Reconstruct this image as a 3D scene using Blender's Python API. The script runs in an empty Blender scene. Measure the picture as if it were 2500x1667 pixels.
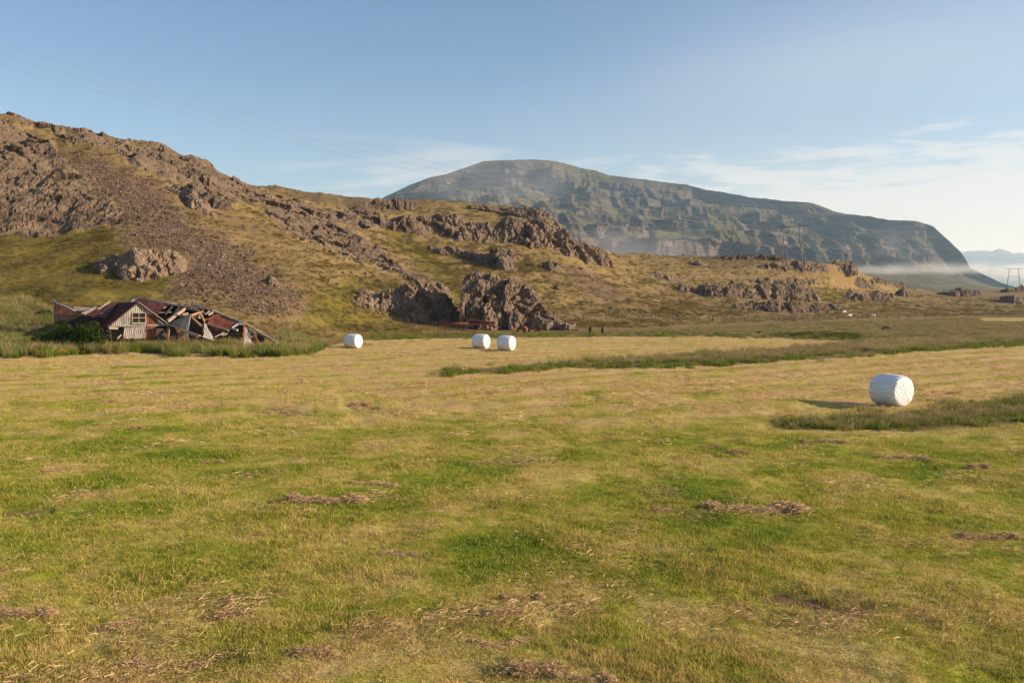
import bpy, math, random
import numpy as np
from mathutils import Vector, Matrix

random.seed(7)
RNG = np.random.default_rng(11)
SC = bpy.context.scene
COL = SC.collection

# ------------------------------------------------------------------ camera
F = 2083.0            # focal length in photo pixels (30 mm on a 36 mm sensor)
CAMZ = 4.0            # the photographer stands on the road embankment
PITCH = math.atan(103.5 / F)
CP, SP = math.cos(PITCH), math.sin(PITCH)
cam_data = bpy.data.cameras.new('camera')
cam = bpy.data.objects.new('camera', cam_data)
COL.objects.link(cam)
cam_data.sensor_width = 36.0
cam_data.lens = 36.0 * F / 2500.0
cam_data.clip_start = 0.1
cam_data.clip_end = 40000.0
cam.location = (0, 0, CAMZ)
cam.rotation_euler = (math.pi / 2 - PITCH, 0, 0)
SC.camera = cam

# ------------------------------------------------------------------ light
SUN_EL = math.radians(19.0)
SUN_AZ = math.radians(-6.0)      # measured from +X towards +Y
sun_dir = Vector((math.cos(SUN_EL) * math.cos(SUN_AZ), math.cos(SUN_EL) * math.sin(SUN_AZ), math.sin(SUN_EL)))
sd = bpy.data.lights.new('sun', 'SUN')
sd.energy = 5.0
sd.angle = math.radians(0.55)
sd.color = (1.0, 0.84, 0.64)
sun = bpy.data.objects.new('sun', sd)
COL.objects.link(sun)
sun.rotation_euler = sun_dir.to_track_quat('Z', 'Y').to_euler()

world = bpy.data.worlds.new('World')
SC.world = world
world.use_nodes = True
SC.view_settings.view_transform = 'Standard'
SC.view_settings.look = 'None'
SC.view_settings.exposure = 0.90
SC.view_settings.gamma = 1.0
SC.view_settings.use_curve_mapping = False
SC.render.engine = 'CYCLES'
cy = SC.cycles
cy.use_denoising = True
try:
    cy.denoiser = 'OPENIMAGEDENOISE'
    cy.denoising_input_passes = 'RGB_ALBEDO_NORMAL'
    cy.denoising_prefilter = 'ACCURATE'
except Exception:
    pass
cy.max_bounces = 5
cy.diffuse_bounces = 3
cy.glossy_bounces = 2
cy.transmission_bounces = 3
cy.volume_bounces = 1
cy.transparent_max_bounces = 8
cy.volume_max_steps = 96
cy.volume_step_rate = 1.0
cy.use_adaptive_sampling = True
cy.adaptive_threshold = 0.02
cy.sample_clamp_indirect = 6.0


# ------------------------------------------------------------------ node helpers
class NT:
    """tiny wrapper that makes node trees shorter to write"""
    def __init__(self, tree):
        self.t = tree
        self.n = tree.nodes
        self.l = tree.links

    def node(self, kind, **kw):
        nd = self.n.new(kind)
        for k, v in kw.items():
            setattr(nd, k, v)
        return nd

    def put(self, sock, v):
        if v is None:
            return
        if isinstance(v, bpy.types.NodeSocket):
            self.l.new(v, sock)
        else:
            if isinstance(v, (tuple, list)) and len(v) == 3 and sock.type == 'RGBA':
                v = (*v, 1.0)
            sock.default_value = v

    def math(self, op, a, b=None, c=None, clamp=False):
        nd = self.node('ShaderNodeMath', operation=op, use_clamp=clamp)
        self.put(nd.inputs[0], a)
        if b is not None:
            self.put(nd.inputs[1], b)
        if c is not None:
            self.put(nd.inputs[2], c)
        return nd.outputs[0]

    def vmath(self, op, a, b=None):
        nd = self.node('ShaderNodeVectorMath', operation=op)
        self.put(nd.inputs[0], a)
        if b is not None:
            self.put(nd.inputs[3 if op == 'SCALE' else 1], b)
        return nd.outputs['Value' if op in ('LENGTH', 'DOT_PRODUCT', 'DISTANCE') else 'Vector']

    def sep(self, v):
        nd = self.node('ShaderNodeSeparateXYZ')
        self.put(nd.inputs[0], v)
        return nd.outputs

    def comb(self, x, y, z):
        nd = self.node('ShaderNodeCombineXYZ')
        for i, v in enumerate((x, y, z)):
            self.put(nd.inputs[i], v)
        return nd.outputs[0]

    def noise(self, vec, scale, detail=3.0, rough=0.55, dist=0.0):
        nd = self.node('ShaderNodeTexNoise')
        self.put(nd.inputs['Vector'], vec)
        nd.inputs['Scale'].default_value = scale
        nd.inputs['Detail'].default_value = detail
        nd.inputs['Roughness'].default_value = rough
        nd.inputs['Distortion'].default_value = dist
        return nd.outputs['Fac']

    def voro(self, vec, scale, feature='F1', out='Distance'):
        nd = self.node('ShaderNodeTexVoronoi', feature=feature)
        self.put(nd.inputs['Vector'], vec)
        nd.inputs['Scale'].default_value = scale
        return nd.outputs[out]

    def rng(self, v, a, b, lo=0.0, hi=1.0, smooth=True):
        nd = self.node('ShaderNodeMapRange', interpolation_type='SMOOTHSTEP' if smooth else 'LINEAR')
        nd.clamp = True
        self.put(nd.inputs['Value'], v)
        for k, x in (('From Min', a), ('From Max', b), ('To Min', lo), ('To Max', hi)):
            nd.inputs[k].default_value = x
        return nd.outputs['Result']

    def mix(self, fac, a, b, mode='MIX'):
        nd = self.node('ShaderNodeMix', data_type='RGBA', blend_type=mode)
        self.put(nd.inputs['Factor'], fac)
        self.put(nd.inputs['A'] if False else nd.inputs[6], a)
        self.put(nd.inputs[7], b)
        return nd.outputs[2]

    def ramp(self, fac, stops):
        nd = self.node('ShaderNodeValToRGB')
        self.put(nd.inputs[0], fac)
        e = nd.color_ramp.elements
        while len(e) < len(stops):
            e.new(0.5)
        for el, (p, c) in zip(e, stops):
            el.position = p
            el.color = (*c, 1.0)
        return nd.outputs[0]

    def attr(self, name):
        nd = self.node('ShaderNodeAttribute')
        nd.attribute_name = name
        return nd.outputs['Fac']

    def bump(self, h, strength=0.5, dist=0.1, normal=None):
        nd = self.node('ShaderNodeBump')
        self.put(nd.inputs['Height'], h)
        nd.inputs['Strength'].default_value = strength
        nd.inputs['Distance'].default_value = dist
        if normal is not None:
            self.put(nd.inputs['Normal'], normal)
        return nd.outputs[0]


def new_mat(name):
    m = bpy.data.materials.new(name)
    m.use_nodes = True
    m.node_tree.nodes.clear()
    t = NT(m.node_tree)
    out = t.node('ShaderNodeOutputMaterial')
    return m, t, out


def finish(t, out, color, rough=0.9, normal=None, spec=0.15, metallic=0.0, sheen=0.0):
    b = t.node('ShaderNodeBsdfPrincipled')
    t.put(b.inputs['Base Color'], color)
    t.put(b.inputs['Roughness'], rough)
    b.inputs['Specular IOR Level'].default_value = spec
    t.put(b.inputs['Metallic'], metallic)
    if normal is not None:
        t.put(b.inputs['Normal'], normal)
    t.l.new(b.outputs[0], out.inputs['Surface'])
    return b


# ------------------------------------------------------------------ sky
def build_world():
    t = NT(world.node_tree)
    t.n.clear()
    out = t.node('ShaderNodeOutputWorld')
    bg = t.node('ShaderNodeBackground')
    sky = t.node('ShaderNodeTexSky', sky_type='NISHITA')
    sky.sun_disc = False
    sky.sun_elevation = SUN_EL
    sky.sun_rotation = math.pi / 2 - SUN_AZ
    sky.air_density = 1.0
    sky.dust_density = 0.3
    sky.ozone_density = 2.5
    d = t.node('ShaderNodeTexCoord').outputs['Generated']
    s = t.sep(d)
    z = t.math('MAXIMUM', s[2], 0.015)
    # clouds lie on a plane high above: project the view direction on it
    u = t.math('DIVIDE', s[0], t.math('ADD', z, 0.03))
    v = t.math('DIVIDE', s[1], t.math('ADD', z, 0.03))
    p = t.comb(u, v, 0.0)
    az = t.math('ARCTAN2', s[0], s[1])                 # 0 ahead, + to the sun's side
    el = t.math('ARCSINE', s[2])
    tex = t.noise(t.comb(t.math('MULTIPLY', u, 0.9), v, 0.0), 2.2, 5.0, 0.66, 0.3)
    # a bank of thin cloud low on the sun's side, thinning out upwards
    top = t.math('ADD', 0.168, t.math('MULTIPLY', az, 0.055))
    low = t.math('SUBTRACT', top, el)
    cover = t.math('MULTIPLY', t.rng(low, -0.06, 0.13), t.rng(az, -0.18, 0.24))
    streak_n = t.noise(t.comb(t.math('MULTIPLY', u, 0.5), v, 3.7), 0.8, 3.0, 0.6, 0.6)
    band = t.math('MULTIPLY', t.rng(el, 0.06, 0.13), t.rng(el, 0.215, 0.15))
    band = t.math('MULTIPLY', band, t.rng(az, -0.34, -0.20))
    thin = t.math('MULTIPLY', t.rng(streak_n, 0.50, 0.70), t.math('MULTIPLY', band, 0.6))
    cl = t.rng(t.math('ADD', t.math('MULTIPLY', tex, 2.3), t.math('MULTIPLY', t.math('SUBTRACT', cover, 0.5), 1.0)), 0.84, 1.42)
    cl = t.math('MULTIPLY', cl, t.math('POWER', cover, 0.35))
    veil = t.math('MULTIPLY', t.rng(t.noise(t.comb(u, v, 9.0), 0.22, 1.0, 0.5, 0.6), 0.34, 0.72), t.rng(az, -0.42, 0.55))
    cl = t.math('MAXIMUM', cl, t.math('MULTIPLY', veil, 0.58))
    cl = t.math('MAXIMUM', cl, thin)
    cl = t.math('MULTIPLY', cl, 0.92)
    cloud_col = (5.2, 5.3, 5.4, 1.0)
    hs = t.node('ShaderNodeHueSaturation')
    hs.inputs['Saturation'].default_value = 1.04
    hs.inputs['Hue'].default_value = 0.506
    t.l.new(sky.outputs[0], hs.inputs['Color'])
    c = t.mix(cl, hs.outputs[0], cloud_col)
    t.put(bg.inputs['Color'], c)
    bg.inputs['Strength'].default_value = 0.083
    t.l.new(bg.outputs[0], out.inputs[0])


build_world()
world.cycles.sampling_method = 'MANUAL'
world.cycles.sample_map_resolution = 512


# ------------------------------------------------------------------ pixel <-> place
def P(px, py, Y):
    """the point seen at photo pixel (px, py) that lies Y metres ahead"""
    dx, dy = (px - 1250.0) / F, (833.5 - py) / F
    fy = CP + dy * SP
    k = Y / fy
    return Vector((dx * k, Y, CAMZ + (dy * CP - SP) * k))


def ray(px, py):
    dx, dy = (px - 1250.0) / F, (833.5 - py) / F
    return Vector((dx, CP + dy * SP, dy * CP - SP))


def proj(x, y, z):
    zz = z - CAMZ
    d = np.maximum(y * CP - zz * SP, 0.05)
    up = y * SP + zz * CP
    return 1250.0 + F * x / d, 833.5 - F * up / d


# ------------------------------------------------------------------ noise
_perm = np.random.default_rng(3).permutation(256)
_perm = np.concatenate([_perm, _perm, _perm]).astype(np.int32)
_g = np.random.default_rng(4).normal(size=(256, 3))
_g = (_g / np.linalg.norm(_g, axis=1)[:, None]).astype(np.float32)


def perlin(x, y, z):
    x, y, z = (np.asarray(a, np.float32) for a in (x, y, z))
    xi, yi, zi = np.floor(x), np.floor(y), np.floor(z)
    xf, yf, zf = x - xi, y - yi, z - zi
    xi, yi, zi = (a.astype(np.int32) & 255 for a in (xi, yi, zi))
    f = lambda t: t * t * t * (t * (t * 6 - 15) + 10)
    u, v, w = f(xf), f(yf), f(zf)
    res = 0
    for i in (0, 1):
        wu = u if i else 1 - u
        for j in (0, 1):
            wv = v if j else 1 - v
            for k in (0, 1):
                ww = w if k else 1 - w
                g = _g[_perm[_perm[_perm[xi + i] + yi + j] + zi + k]]
                res = res + wu * wv * ww * (g[..., 0] * (xf - i) + g[..., 1] * (yf - j) + g[..., 2] * (zf - k))
    return res * 1.5


def fbm(x, y, z, octaves=4, gain=0.5, lac=2.03, ridged=False):
    a, s, tot = 1.0, 0.0, 0.0
    for o in range(octaves):
        n = perlin(x + 17.3 * o, y - 9.1 * o, z + 5.7 * o)
        s = s + a * ((1 - 2 * np.abs(n)) if ridged else n)
        tot += a
        a *= gain
        x, y, z = x * lac, y * lac, z * lac
    return s / tot


def worley(x, y, z):
    """F1, F2, the cell's random value and a tilted plane across the cell"""
    x, y, z = (np.asarray(a, np.float32) for a in (x, y, z))
    xi, yi, zi = (np.floor(a).astype(np.int32) for a in (x, y, z))
    f1 = np.full(x.shape, 9.0, np.float32)
    f2 = f1.copy()
    cid = np.zeros(x.shape, np.float32)
    tilt = np.zeros(x.shape, np.float32)
    for i in (-1, 0, 1):
        for j in (-1, 0, 1):
            for k in (-1, 0, 1):
                h = _perm[_perm[_perm[(xi + i) & 255] + ((yi + j) & 255)] + ((zi + k) & 255)]
                g = _g[h]
                ex, ey, ez = xi + i + 0.5 + 0.45 * g[..., 0] - x, yi + j + 0.5 + 0.45 * g[..., 1] - y, zi + k + 0.5 + 0.45 * g[..., 2] - z
                d = np.sqrt(ex * ex + ey * ey + ez * ez)
                q = _g[(h * 7 + 13) & 255]
                near = d < f1
                f2 = np.where(near, f1, np.minimum(f2, d))
                cid = np.where(near, h / 255.0, cid)
                tilt = np.where(near, ex * q[..., 0] + ey * q[..., 1] + ez * q[..., 2], tilt)
                f1 = np.where(near, d, f1)
    return f1, f2, cid, tilt


def sstep(a, b, x):
    t = np.clip((x - a) / (b - a), 0, 1)
    return t * t * (3 - 2 * t)


def in_poly(poly, px, py):
    """signed distance in pixels to a polygon, positive inside"""
    pts = np.asarray(poly, np.float32)
    best = np.full(px.shape, 1e9, np.float32)
    inside = np.zeros(px.shape, bool)
    for i in range(len(pts)):
        ax, ay = pts[i]
        bx, by = pts[(i + 1) % len(pts)]
        ex, ey = bx - ax, by - ay
        tt = np.clip(((px - ax) * ex + (py - ay) * ey) / (ex * ex + ey * ey + 1e-9), 0, 1)
        best = np.minimum(best, np.hypot(px - ax - tt * ex, py - ay - tt * ey))
        cr = ((ay > py) != (by > py))
        xs = ax + (py - ay) * ex / (ey if abs(ey) > 1e-9 else 1e-9)
        inside ^= cr & (px < xs)
    return np.where(inside, best, -best)


# ------------------------------------------------------------------ objects
def link(o, parent=None):
    COL.objects.link(o)
    if parent is not None:
        o.parent = parent
    return o


def tag(o, label=None, cat=None, group=None, kind=None):
    for k, v in (('label', label), ('category', cat), ('group', group), ('kind', kind)):
        if v:
            o[k] = v
    return o


def thing(name, label, cat, loc, group=None):
    o = bpy.data.objects.new(name, None)
    o.empty_display_size = 0.3
    o.location = loc
    link(o)
    return tag(o, label, cat, group)


def np_mesh(name, V, Q, smooth=True):
    V = np.ascontiguousarray(V, np.float32)
    Q = np.ascontiguousarray(Q, np.int32)
    me = bpy.data.meshes.new(name)
    k = Q.shape[1]
    me.vertices.add(len(V))
    me.vertices.foreach_set('co', V.ravel())
    me.loops.add(Q.size)
    me.loops.foreach_set('vertex_index', Q.ravel())
    me.polygons.add(len(Q))
    me.polygons.foreach_set('loop_start', np.arange(0, Q.size, k, dtype=np.int32))
    sm = np.full(len(Q), bool(smooth)) if np.isscalar(smooth) or isinstance(smooth, bool) else smooth
    me.polygons.foreach_set('use_smooth', sm)
    me.update(calc_edges=True)
    return me


def add_attr(me, name, vals):
    a = me.attributes.new(name, 'FLOAT', 'POINT')
    a.data.foreach_set('value', np.ascontiguousarray(vals, np.float32))


def mesh_obj(name, verts, faces, mat, parent=None, smooth=False):
    off = Vector(parent.location) if parent is not None else Vector((0, 0, 0))
    if parent is not None and parent.parent is not None:
        off = off + parent.parent.location
    me = bpy.data.meshes.new(name)
    me.from_pydata([tuple(Vector(v) - off) for v in verts], [], faces)
    if smooth:
        me.polygons.foreach_set('use_smooth', [True] * len(me.polygons))
    me.update()
    if mat is not None:
        me.materials.append(mat)
    o = bpy.data.objects.new(name, me)
    return link(o, parent)


def grid_faces(nu, nv):
    i = np.arange(nu - 1)[:, None] * nv + np.arange(nv - 1)[None, :]
    return np.stack([i, i + nv, i + nv + 1, i + 1], -1).reshape(-1, 4)


# ------------------------------------------------------------------ ground materials
def field_color_group():
    """colour of the mown meadow as a function of the place on it"""
    g = bpy.data.node_groups.new('meadow_colour', 'ShaderNodeTree')
    g.interface.new_socket('Color', in_out='OUTPUT', socket_type='NodeSocketColor')
    g.interface.new_socket('Dry', in_out='OUTPUT', socket_type='NodeSocketFloat')
    t = NT(g)
    out = t.node('NodeGroupOutput')
    pos = t.node('ShaderNodeNewGeometry').outputs['Position']
    s = t.sep(pos)
    p = t.comb(s[0], s[1], 0.0)
    c, sn = math.cos(math.radians(33)), math.sin(math.radians(33))
    along = t.math('ADD', t.math('MULTIPLY', s[0], c), t.math('MULTIPLY', s[1], sn))
    across = t.math('SUBTRACT', t.math('MULTIPLY', s[1], c), t.math('MULTIPLY', s[0], sn))
    pst = t.comb(t.math('MULTIPLY', along, 0.09), across, 0.0)
    patch = t.noise(p, 0.42, 5.0, 0.66, 0.5)
    fine = t.noise(p, 3.3, 2.0, 0.6)
    streak = t.noise(pst, 0.75, 3.0, 0.65)
    streak2 = t.noise(t.comb(t.math('MULTIPLY', s[0], 0.30), s[1], 4.0), 0.5, 3.0, 0.6, 0.5)
    y = s[1]
    bias = t.math('ADD', t.rng(y, 21.0, 36.0, 0.0, 0.22), t.rng(y, 15.0, 8.5, 0.0, 0.11))
    bias = t.math('ADD', bias, t.math('MULTIPLY', t.rng(s[0], -4.0, -20.0, 0.0, -0.09), t.rng(y, 52.0, 40.0)))
    d = t.math('ADD', t.math('MULTIPLY', patch, 1.20), t.math('MULTIPLY', fine, 0.26))
    d = t.math('ADD', d, t.math('MULTIPLY', streak2, 0.34))
    far = t.rng(y, 26.0, 40.0)
    d = t.math('ADD', d, t.math('MULTIPLY', t.math('SUBTRACT', streak, 0.5), t.math('MULTIPLY', far, 0.55)))
    rows = t.math('SINE', t.math('ADD', t.math('MULTIPLY', across, 2.1), t.math('MULTIPLY', streak2, 5.0)))
    d = t.math('ADD', d, t.math('MULTIPLY', rows, t.math('MULTIPLY', far, 0.09)))
    d = t.math('ADD', d, bias)
    d = t.rng(d, 0.62, 1.22, smooth=False)
    col = t.ramp(d, [(0.0, (0.072, 0.128, 0.007)), (0.22, (0.148, 0.200, 0.013)), (0.44, (0.268, 0.258, 0.034)),
                     (0.62, (0.385, 0.31, 0.080)), (0.82, (0.45, 0.335, 0.122)), (1.0, (0.47, 0.31, 0.145))])
    t.put(out.inputs['Color'], col)
    t.put(out.inputs['Dry'], d)
    return g


FIELD_G = field_color_group()


def rock_colour(t, pos, dark=1.0):
    n1 = t.noise(pos, 0.35, 2.0, 0.6, 0.3)
    n2 = t.noise(pos, 2.4, 4.0, 0.68)
    n3 = t.noise(pos, 9.0, 1.0, 0.6)
    c = t.ramp(t.math('ADD', t.math('MULTIPLY', n1, 0.55), t.math('MULTIPLY', n2, 0.45)),
               [(0.30, (0.072 * dark, 0.048 * dark, 0.034 * dark)), (0.46, (0.135 * dark, 0.094 * dark, 0.067 * dark)),
                (0.60, (0.195 * dark, 0.141 * dark, 0.104 * dark)), (0.76, (0.30 * dark, 0.23 * dark, 0.178 * dark))])
    lich = t.rng(n3, 0.66, 0.75)
    c = t.mix(t.math('MULTIPLY', lich, 0.5), c, (0.42 * dark, 0.37 * dark, 0.31 * dark))
    crack = t.voro(t.vmath('MULTIPLY', pos, (1.0, 1.0, 0.55)), 1.1, 'DISTANCE_TO_EDGE')
    return c, n1, n2, n3, crack


def pasture_colour(t, pos, lush):
    """rough grazing: straw, olive and green"""
    g1 = t.noise(pos, 0.09, 2.0, 0.55, 0.5)
    g2 = t.noise(pos, 0.8, 5.0, 0.68, 0.3)
    gv = t.math('ADD', t.math('MULTIPLY', g1, 0.42), t.math('MULTIPLY', g2, 0.62))
    tan_g = t.ramp(gv, [(0.34, (0.112, 0.079, 0.030)), (0.48, (0.180, 0.126, 0.050)), (0.62, (0.240, 0.168, 0.072)), (0.78, (0.30, 0.21, 0.098))])
    lush_g = t.ramp(gv, [(0.34, (0.066, 0.060, 0.012)), (0.50, (0.120, 0.096, 0.018)), (0.66, (0.172, 0.132, 0.030)), (0.80, (0.22, 0.165, 0.045))])
    f = t.rng(t.math('ADD', lush, t.math('MULTIPLY', t.math('SUBTRACT', g2, 0.5), 0.7)), 0.25, 0.75)
    return t.mix(f, tan_g, lush_g), g2, tan_g


def make_meadow_mat():
    m, t, out = new_mat('meadow')
    pos = t.node('ShaderNodeNewGeometry').outputs['Position']
    fg = t.node('ShaderNodeGroup')
    fg.node_tree = FIELD_G
    mown, lush, soil = t.attr('mown'), t.attr('lush'), t.attr('soil')
    rough_g, g2, _ = pasture_colour(t, pos, lush)
    c = t.mix(mown, rough_g, fg.outputs['Color'])
    g3 = t.noise(pos, 5.0, 3.0, 0.65)
    stub = t.rng(t.noise(pos, 34.0, 2.0, 0.7), 0.30, 0.72, 0.50, 1.30, smooth=False)
    c = t.mix(1.0, c, t.comb(stub, stub, stub), 'MULTIPLY')
    soilc = t.ramp(g3, [(0.3, (0.075, 0.045, 0.028)), (0.7, (0.19, 0.115, 0.07))])
    c = t.mix(t.rng(t.math('ADD', soil, t.math('MULTIPLY', t.math('SUBTRACT', g3, 0.5), 1.6)), 0.30, 0.85), c, soilc)
    finish(t, out, c, 0.95, t.bump(g3, 0.6, 0.06), 0.05)
    return m


def make_terrain_mat():
    m, t, out = new_mat('hill_ground')
    geo = t.node('ShaderNodeNewGeometry')
    pos = geo.outputs['Position']
    rock, scree, lush = t.attr('rock'), t.attr('scree'), t.attr('lush')
    c, g2, tan_g = pasture_colour(t, pos, lush)
    # loose stones
    sv = t.node('ShaderNodeTexVoronoi')
    t.put(sv.inputs['Vector'], pos)
    sv.inputs['Scale'].default_value = 3.4
    sr = t.sep(sv.outputs['Color'])
    sc = t.ramp(sr[0], [(0.0, (0.066, 0.041, 0.026)), (0.5, (0.112, 0.071, 0.046)), (0.85, (0.160, 0.106, 0.073)), (1.0, (0.26, 0.185, 0.14))])
    c = t.mix(t.rng(t.math('ADD', scree, t.math('MULTIPLY', t.math('SUBTRACT', g2, 0.5), 1.6)), 0.36, 0.72), c, sc)
    rc, n1, n2, n3, crack = rock_colour(t, pos, 0.80)
    rfac = t.rng(t.math('ADD', rock, t.math('MULTIPLY', t.math('SUBTRACT', n2, 0.5), 1.0)), 0.36, 0.62)
    # turf holds on to ledges
    nz = t.sep(geo.outputs['Normal'])[2]
    ledge = t.math('MULTIPLY', t.rng(nz, 0.74, 0.92), t.rng(n1, 0.38, 0.60))
    rc = t.mix(t.math('MULTIPLY', ledge, 0.85), rc, tan_g)
    c = t.mix(rfac, c, rc)
    h = t.math('ADD', t.noise(pos, 1.9, 5.0, 0.68), t.math('MULTIPLY', sv.outputs['Distance'], t.math('MULTIPLY', scree, -0.8)))
    finish(t, out, c, 0.95, t.bump(h, 0.9, 0.20), 0.08)
    return m


def make_rock_mat(name='rock', dark=1.0, moss=True, mscale=1.0):
    m, t, out = new_mat(name)
    geo = t.node('ShaderNodeNewGeometry')
    pos = geo.outputs['Position']
    c, n1, n2, n3, crack = rock_colour(t, pos, dark)
    if moss:
        nz = t.sep(geo.outputs['True Normal'])[2]
        g2 = t.noise(pos, 0.7, 4.0, 0.65)
        turf = t.ramp(g2, [(0.3, (0.08, 0.068, 0.015)), (0.55, (0.155, 0.116, 0.034)), (0.75, (0.22, 0.16, 0.055))])
        fac = t.math('MULTIPLY', t.rng(nz, 0.62, 0.90), t.rng(n1, 0.36, 0.58))
        c = t.mix(t.math('MULTIPLY', fac, 0.9), c, turf)
        yel = t.rng(t.noise(pos, 1.3, 3.0, 0.6), 0.60, 0.72)
        c = t.mix(t.math('MULTIPLY', yel, 0.35), c, (0.19, 0.145, 0.05))
    h = t.math('ADD', t.math('MULTIPLY', n2, 0.9), t.math('MULTIPLY', n3, 0.4))
    h = t.math('ADD', h, t.math('MULTIPLY', t.rng(crack, 0.0, 0.12), 0.7))
    finish(t, out, c, 0.92, t.bump(h, 0.8, 0.16 * mscale), 0.12)
    return m


def make_mountain_mat():
    m, t, out = new_mat('mountain_ground')
    geo = t.node('ShaderNodeNewGeometry')
    pos = geo.outputs['Position']
    nz = t.sep(geo.outputs['Normal'])[2]
    n0 = t.noise(pos, 0.004, 4.0, 0.6, 0.3)
    n1 = t.noise(pos, 0.02, 5.0, 0.65, 0.3)
    n2 = t.noise(t.vmath('MULTIPLY', pos, (0.22, 0.22, 2.2)), 0.05, 5.0, 0.68, 0.3)
    steep = t.rng(t.math('ADD', nz, t.math('MULTIPLY', t.math('SUBTRACT', n1, 0.5), 0.55)), 0.80, 0.62)
    turf = t.ramp(n1, [(0.32, (0.050, 0.053, 0.014)), (0.50, (0.092, 0.083, 0.026)), (0.68, (0.140, 0.116, 0.046))])
    rockc = t.ramp(n2, [(0.34, (0.034, 0.029, 0.025)), (0.5, (0.085, 0.069, 0.056)), (0.66, (0.165, 0.132, 0.106))])
    scree_f = t.math('MULTIPLY', t.rng(n0, 0.5, 0.62), 0.5)
    turf = t.mix(scree_f, turf, (0.14, 0.112, 0.088))
    c = t.mix(steep, turf, rockc)
    h = t.math('ADD', t.math('MULTIPLY', n2, 1.0), t.math('MULTIPLY', t.noise(pos, 0.16, 3.0, 0.6), 0.35))
    finish(t, out, c, 0.95, t.bump(h, 1.0, 14.0), 0.05)
    return m


M = {}
M['ground'] = make_terrain_mat()
M['meadow'] = make_meadow_mat()
M['rock'] = make_rock_mat()
M['mountain'] = make_mountain_mat()

# ------------------------------------------------------------------ terrain
# feature lines of the ground, near to far: (photo x, photo y, metres ahead)
FOOT = [(-400, 58), (0, 60), (150, 60), (300, 60.5), (450, 61), (600, 63), (750, 70), (850, 84), (950, 92), (1050, 96), (1200, 99),
        (1400, 103), (1600, 112), (1800, 127), (2000, 150), (2150, 160), (2300, 175), (2500, 190), (2900, 200)]
LINES = [
    [(-400, 835, 66), (0, 836, 66), (150, 838, 67), (300, 840, 68), (450, 841, 68), (600, 838, 69), (750, 828, 76), (850, 818, 92),
     (950, 814, 97), (1050, 811, 101), (1200, 807, 106), (1400, 803, 111), (1600, 800, 117), (1800, 793, 132), (2000, 783, 155),
     (2150, 778, 170), (2300, 775.5, 182), (2500, 771, 198), (2900, 769, 210)],
    [(-400, 725, 80), (0, 735, 78), (150, 738, 79), (300, 742, 80), (450, 752, 80), (600, 780, 80), (700, 796, 82), (750, 800, 85),
     (850, 793, 101), (950, 786, 108), (1050, 785, 112), (1200, 784, 118), (1400, 786, 122), (1600, 783, 130), (1800, 778, 150), (2000, 770, 175),
     (2150, 768, 190), (2300, 766, 205), (2500, 763, 225), (2900, 760, 235)],
    [(-400, 640, 95), (0, 660, 92), (150, 655, 94), (300, 655, 96), (450, 662, 98), (600, 682, 98), (750, 705, 102), (850, 712, 114),
     (950, 712, 120), (1050, 712, 124), (1200, 715, 132), (1400, 752, 137), (1600, 755, 150), (1800, 750, 170), (2000, 751, 200),
     (2150, 752, 215), (2300, 752, 240), (2500, 748, 262), (2900, 745, 272)],
    [(-400, 565, 108), (0, 575, 108), (150, 572, 110), (300, 548, 114), (450, 562, 116), (600, 602, 116), (750, 625, 122), (900, 645, 136),
     (1050, 658, 146), (1200, 660, 150), (1400, 695, 155), (1600, 722, 175), (1800, 727, 195), (2000, 727, 225), (2150, 734, 245),
     (2300, 738, 270), (2500, 735, 300), (2900, 730, 312)],
    [(-400, 400, 125), (0, 430, 127), (150, 430, 130), (300, 452, 133), (450, 485, 137), (600, 535, 138), (750, 565, 145), (900, 590, 155),
     (1050, 610, 165), (1200, 622, 168), (1400, 652, 172), (1500, 672, 184), (1600, 685, 200), (1800, 692, 220), (2000, 697, 245), (2150, 714, 275),
     (2300, 724, 320), (2500, 720, 360), (2900, 715, 380)],
    [(-400, 215, 148), (0, 271, 150), (51, 281, 151), (102, 296, 152), (177, 313, 153), (218, 315, 154), (265, 330, 155), (306, 340, 156),
     (367, 350, 158), (395, 352, 159), (442, 374, 161), (483, 381, 163), (520, 398, 165), (548, 420, 167), (578, 435, 169), (605, 449, 171),
     (629, 457, 173), (700, 476, 178), (760, 488, 182), (850, 504, 187), (880, 498, 192), (905, 490, 197), (940, 487, 200), (1040, 488, 202), (1091, 491, 202),
     (1152, 498, 202), (1203, 504, 201), (1278, 507, 200), (1329, 520, 198), (1363, 548, 196), (1397, 580, 194), (1424, 598, 196),
     (1465, 608, 205), (1503, 621, 225), (1554, 621, 240), (1601, 621, 250), (1662, 623, 254), (1727, 627, 255), (1798, 628, 255), (1868, 630, 255),
     (1957, 637, 256), (2031, 642, 258), (2078, 651, 265), (2100, 667, 274), (2148, 682, 290), (2195, 695, 312), (2214, 703, 322),
     (2289, 714, 360), (2335, 712, 395), (2382, 708, 430), (2443, 704, 455), (2500, 702, 458), (2900, 690, 462)],
]
FAR = [(-400, 232), (0, 285), (300, 352), (450, 392), (560, 436), (629, 454), (680, 453), (714, 463), (761, 469), (788, 469), (846, 480), (904, 484),
       (960, 497), (1100, 520), (1300, 545), (1500, 640), (1700, 650), (1900, 655), (2100, 690), (2300, 722), (2500, 712), (2900, 700)]

PXD = np.arange(-420.0, 2921.0, 4.0)


def gsm(a, sig):
    if sig <= 0:
        return a
    k = np.arange(-int(3 * sig), int(3 * sig) + 1)
    w = np.exp(-0.5 * (k / sig) ** 2)
    w /= w.sum()
    return np.convolve(np.pad(a, len(k) // 2, mode='edge'), w, mode='valid')


def line_world(py, Y):
    dx, dy = (PXD - 1250.0) / F, (833.5 - py) / F
    k = Y / (CP + dy * SP)
    return dx * k, Y, CAMZ + (dy * CP - SP) * k


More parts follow.
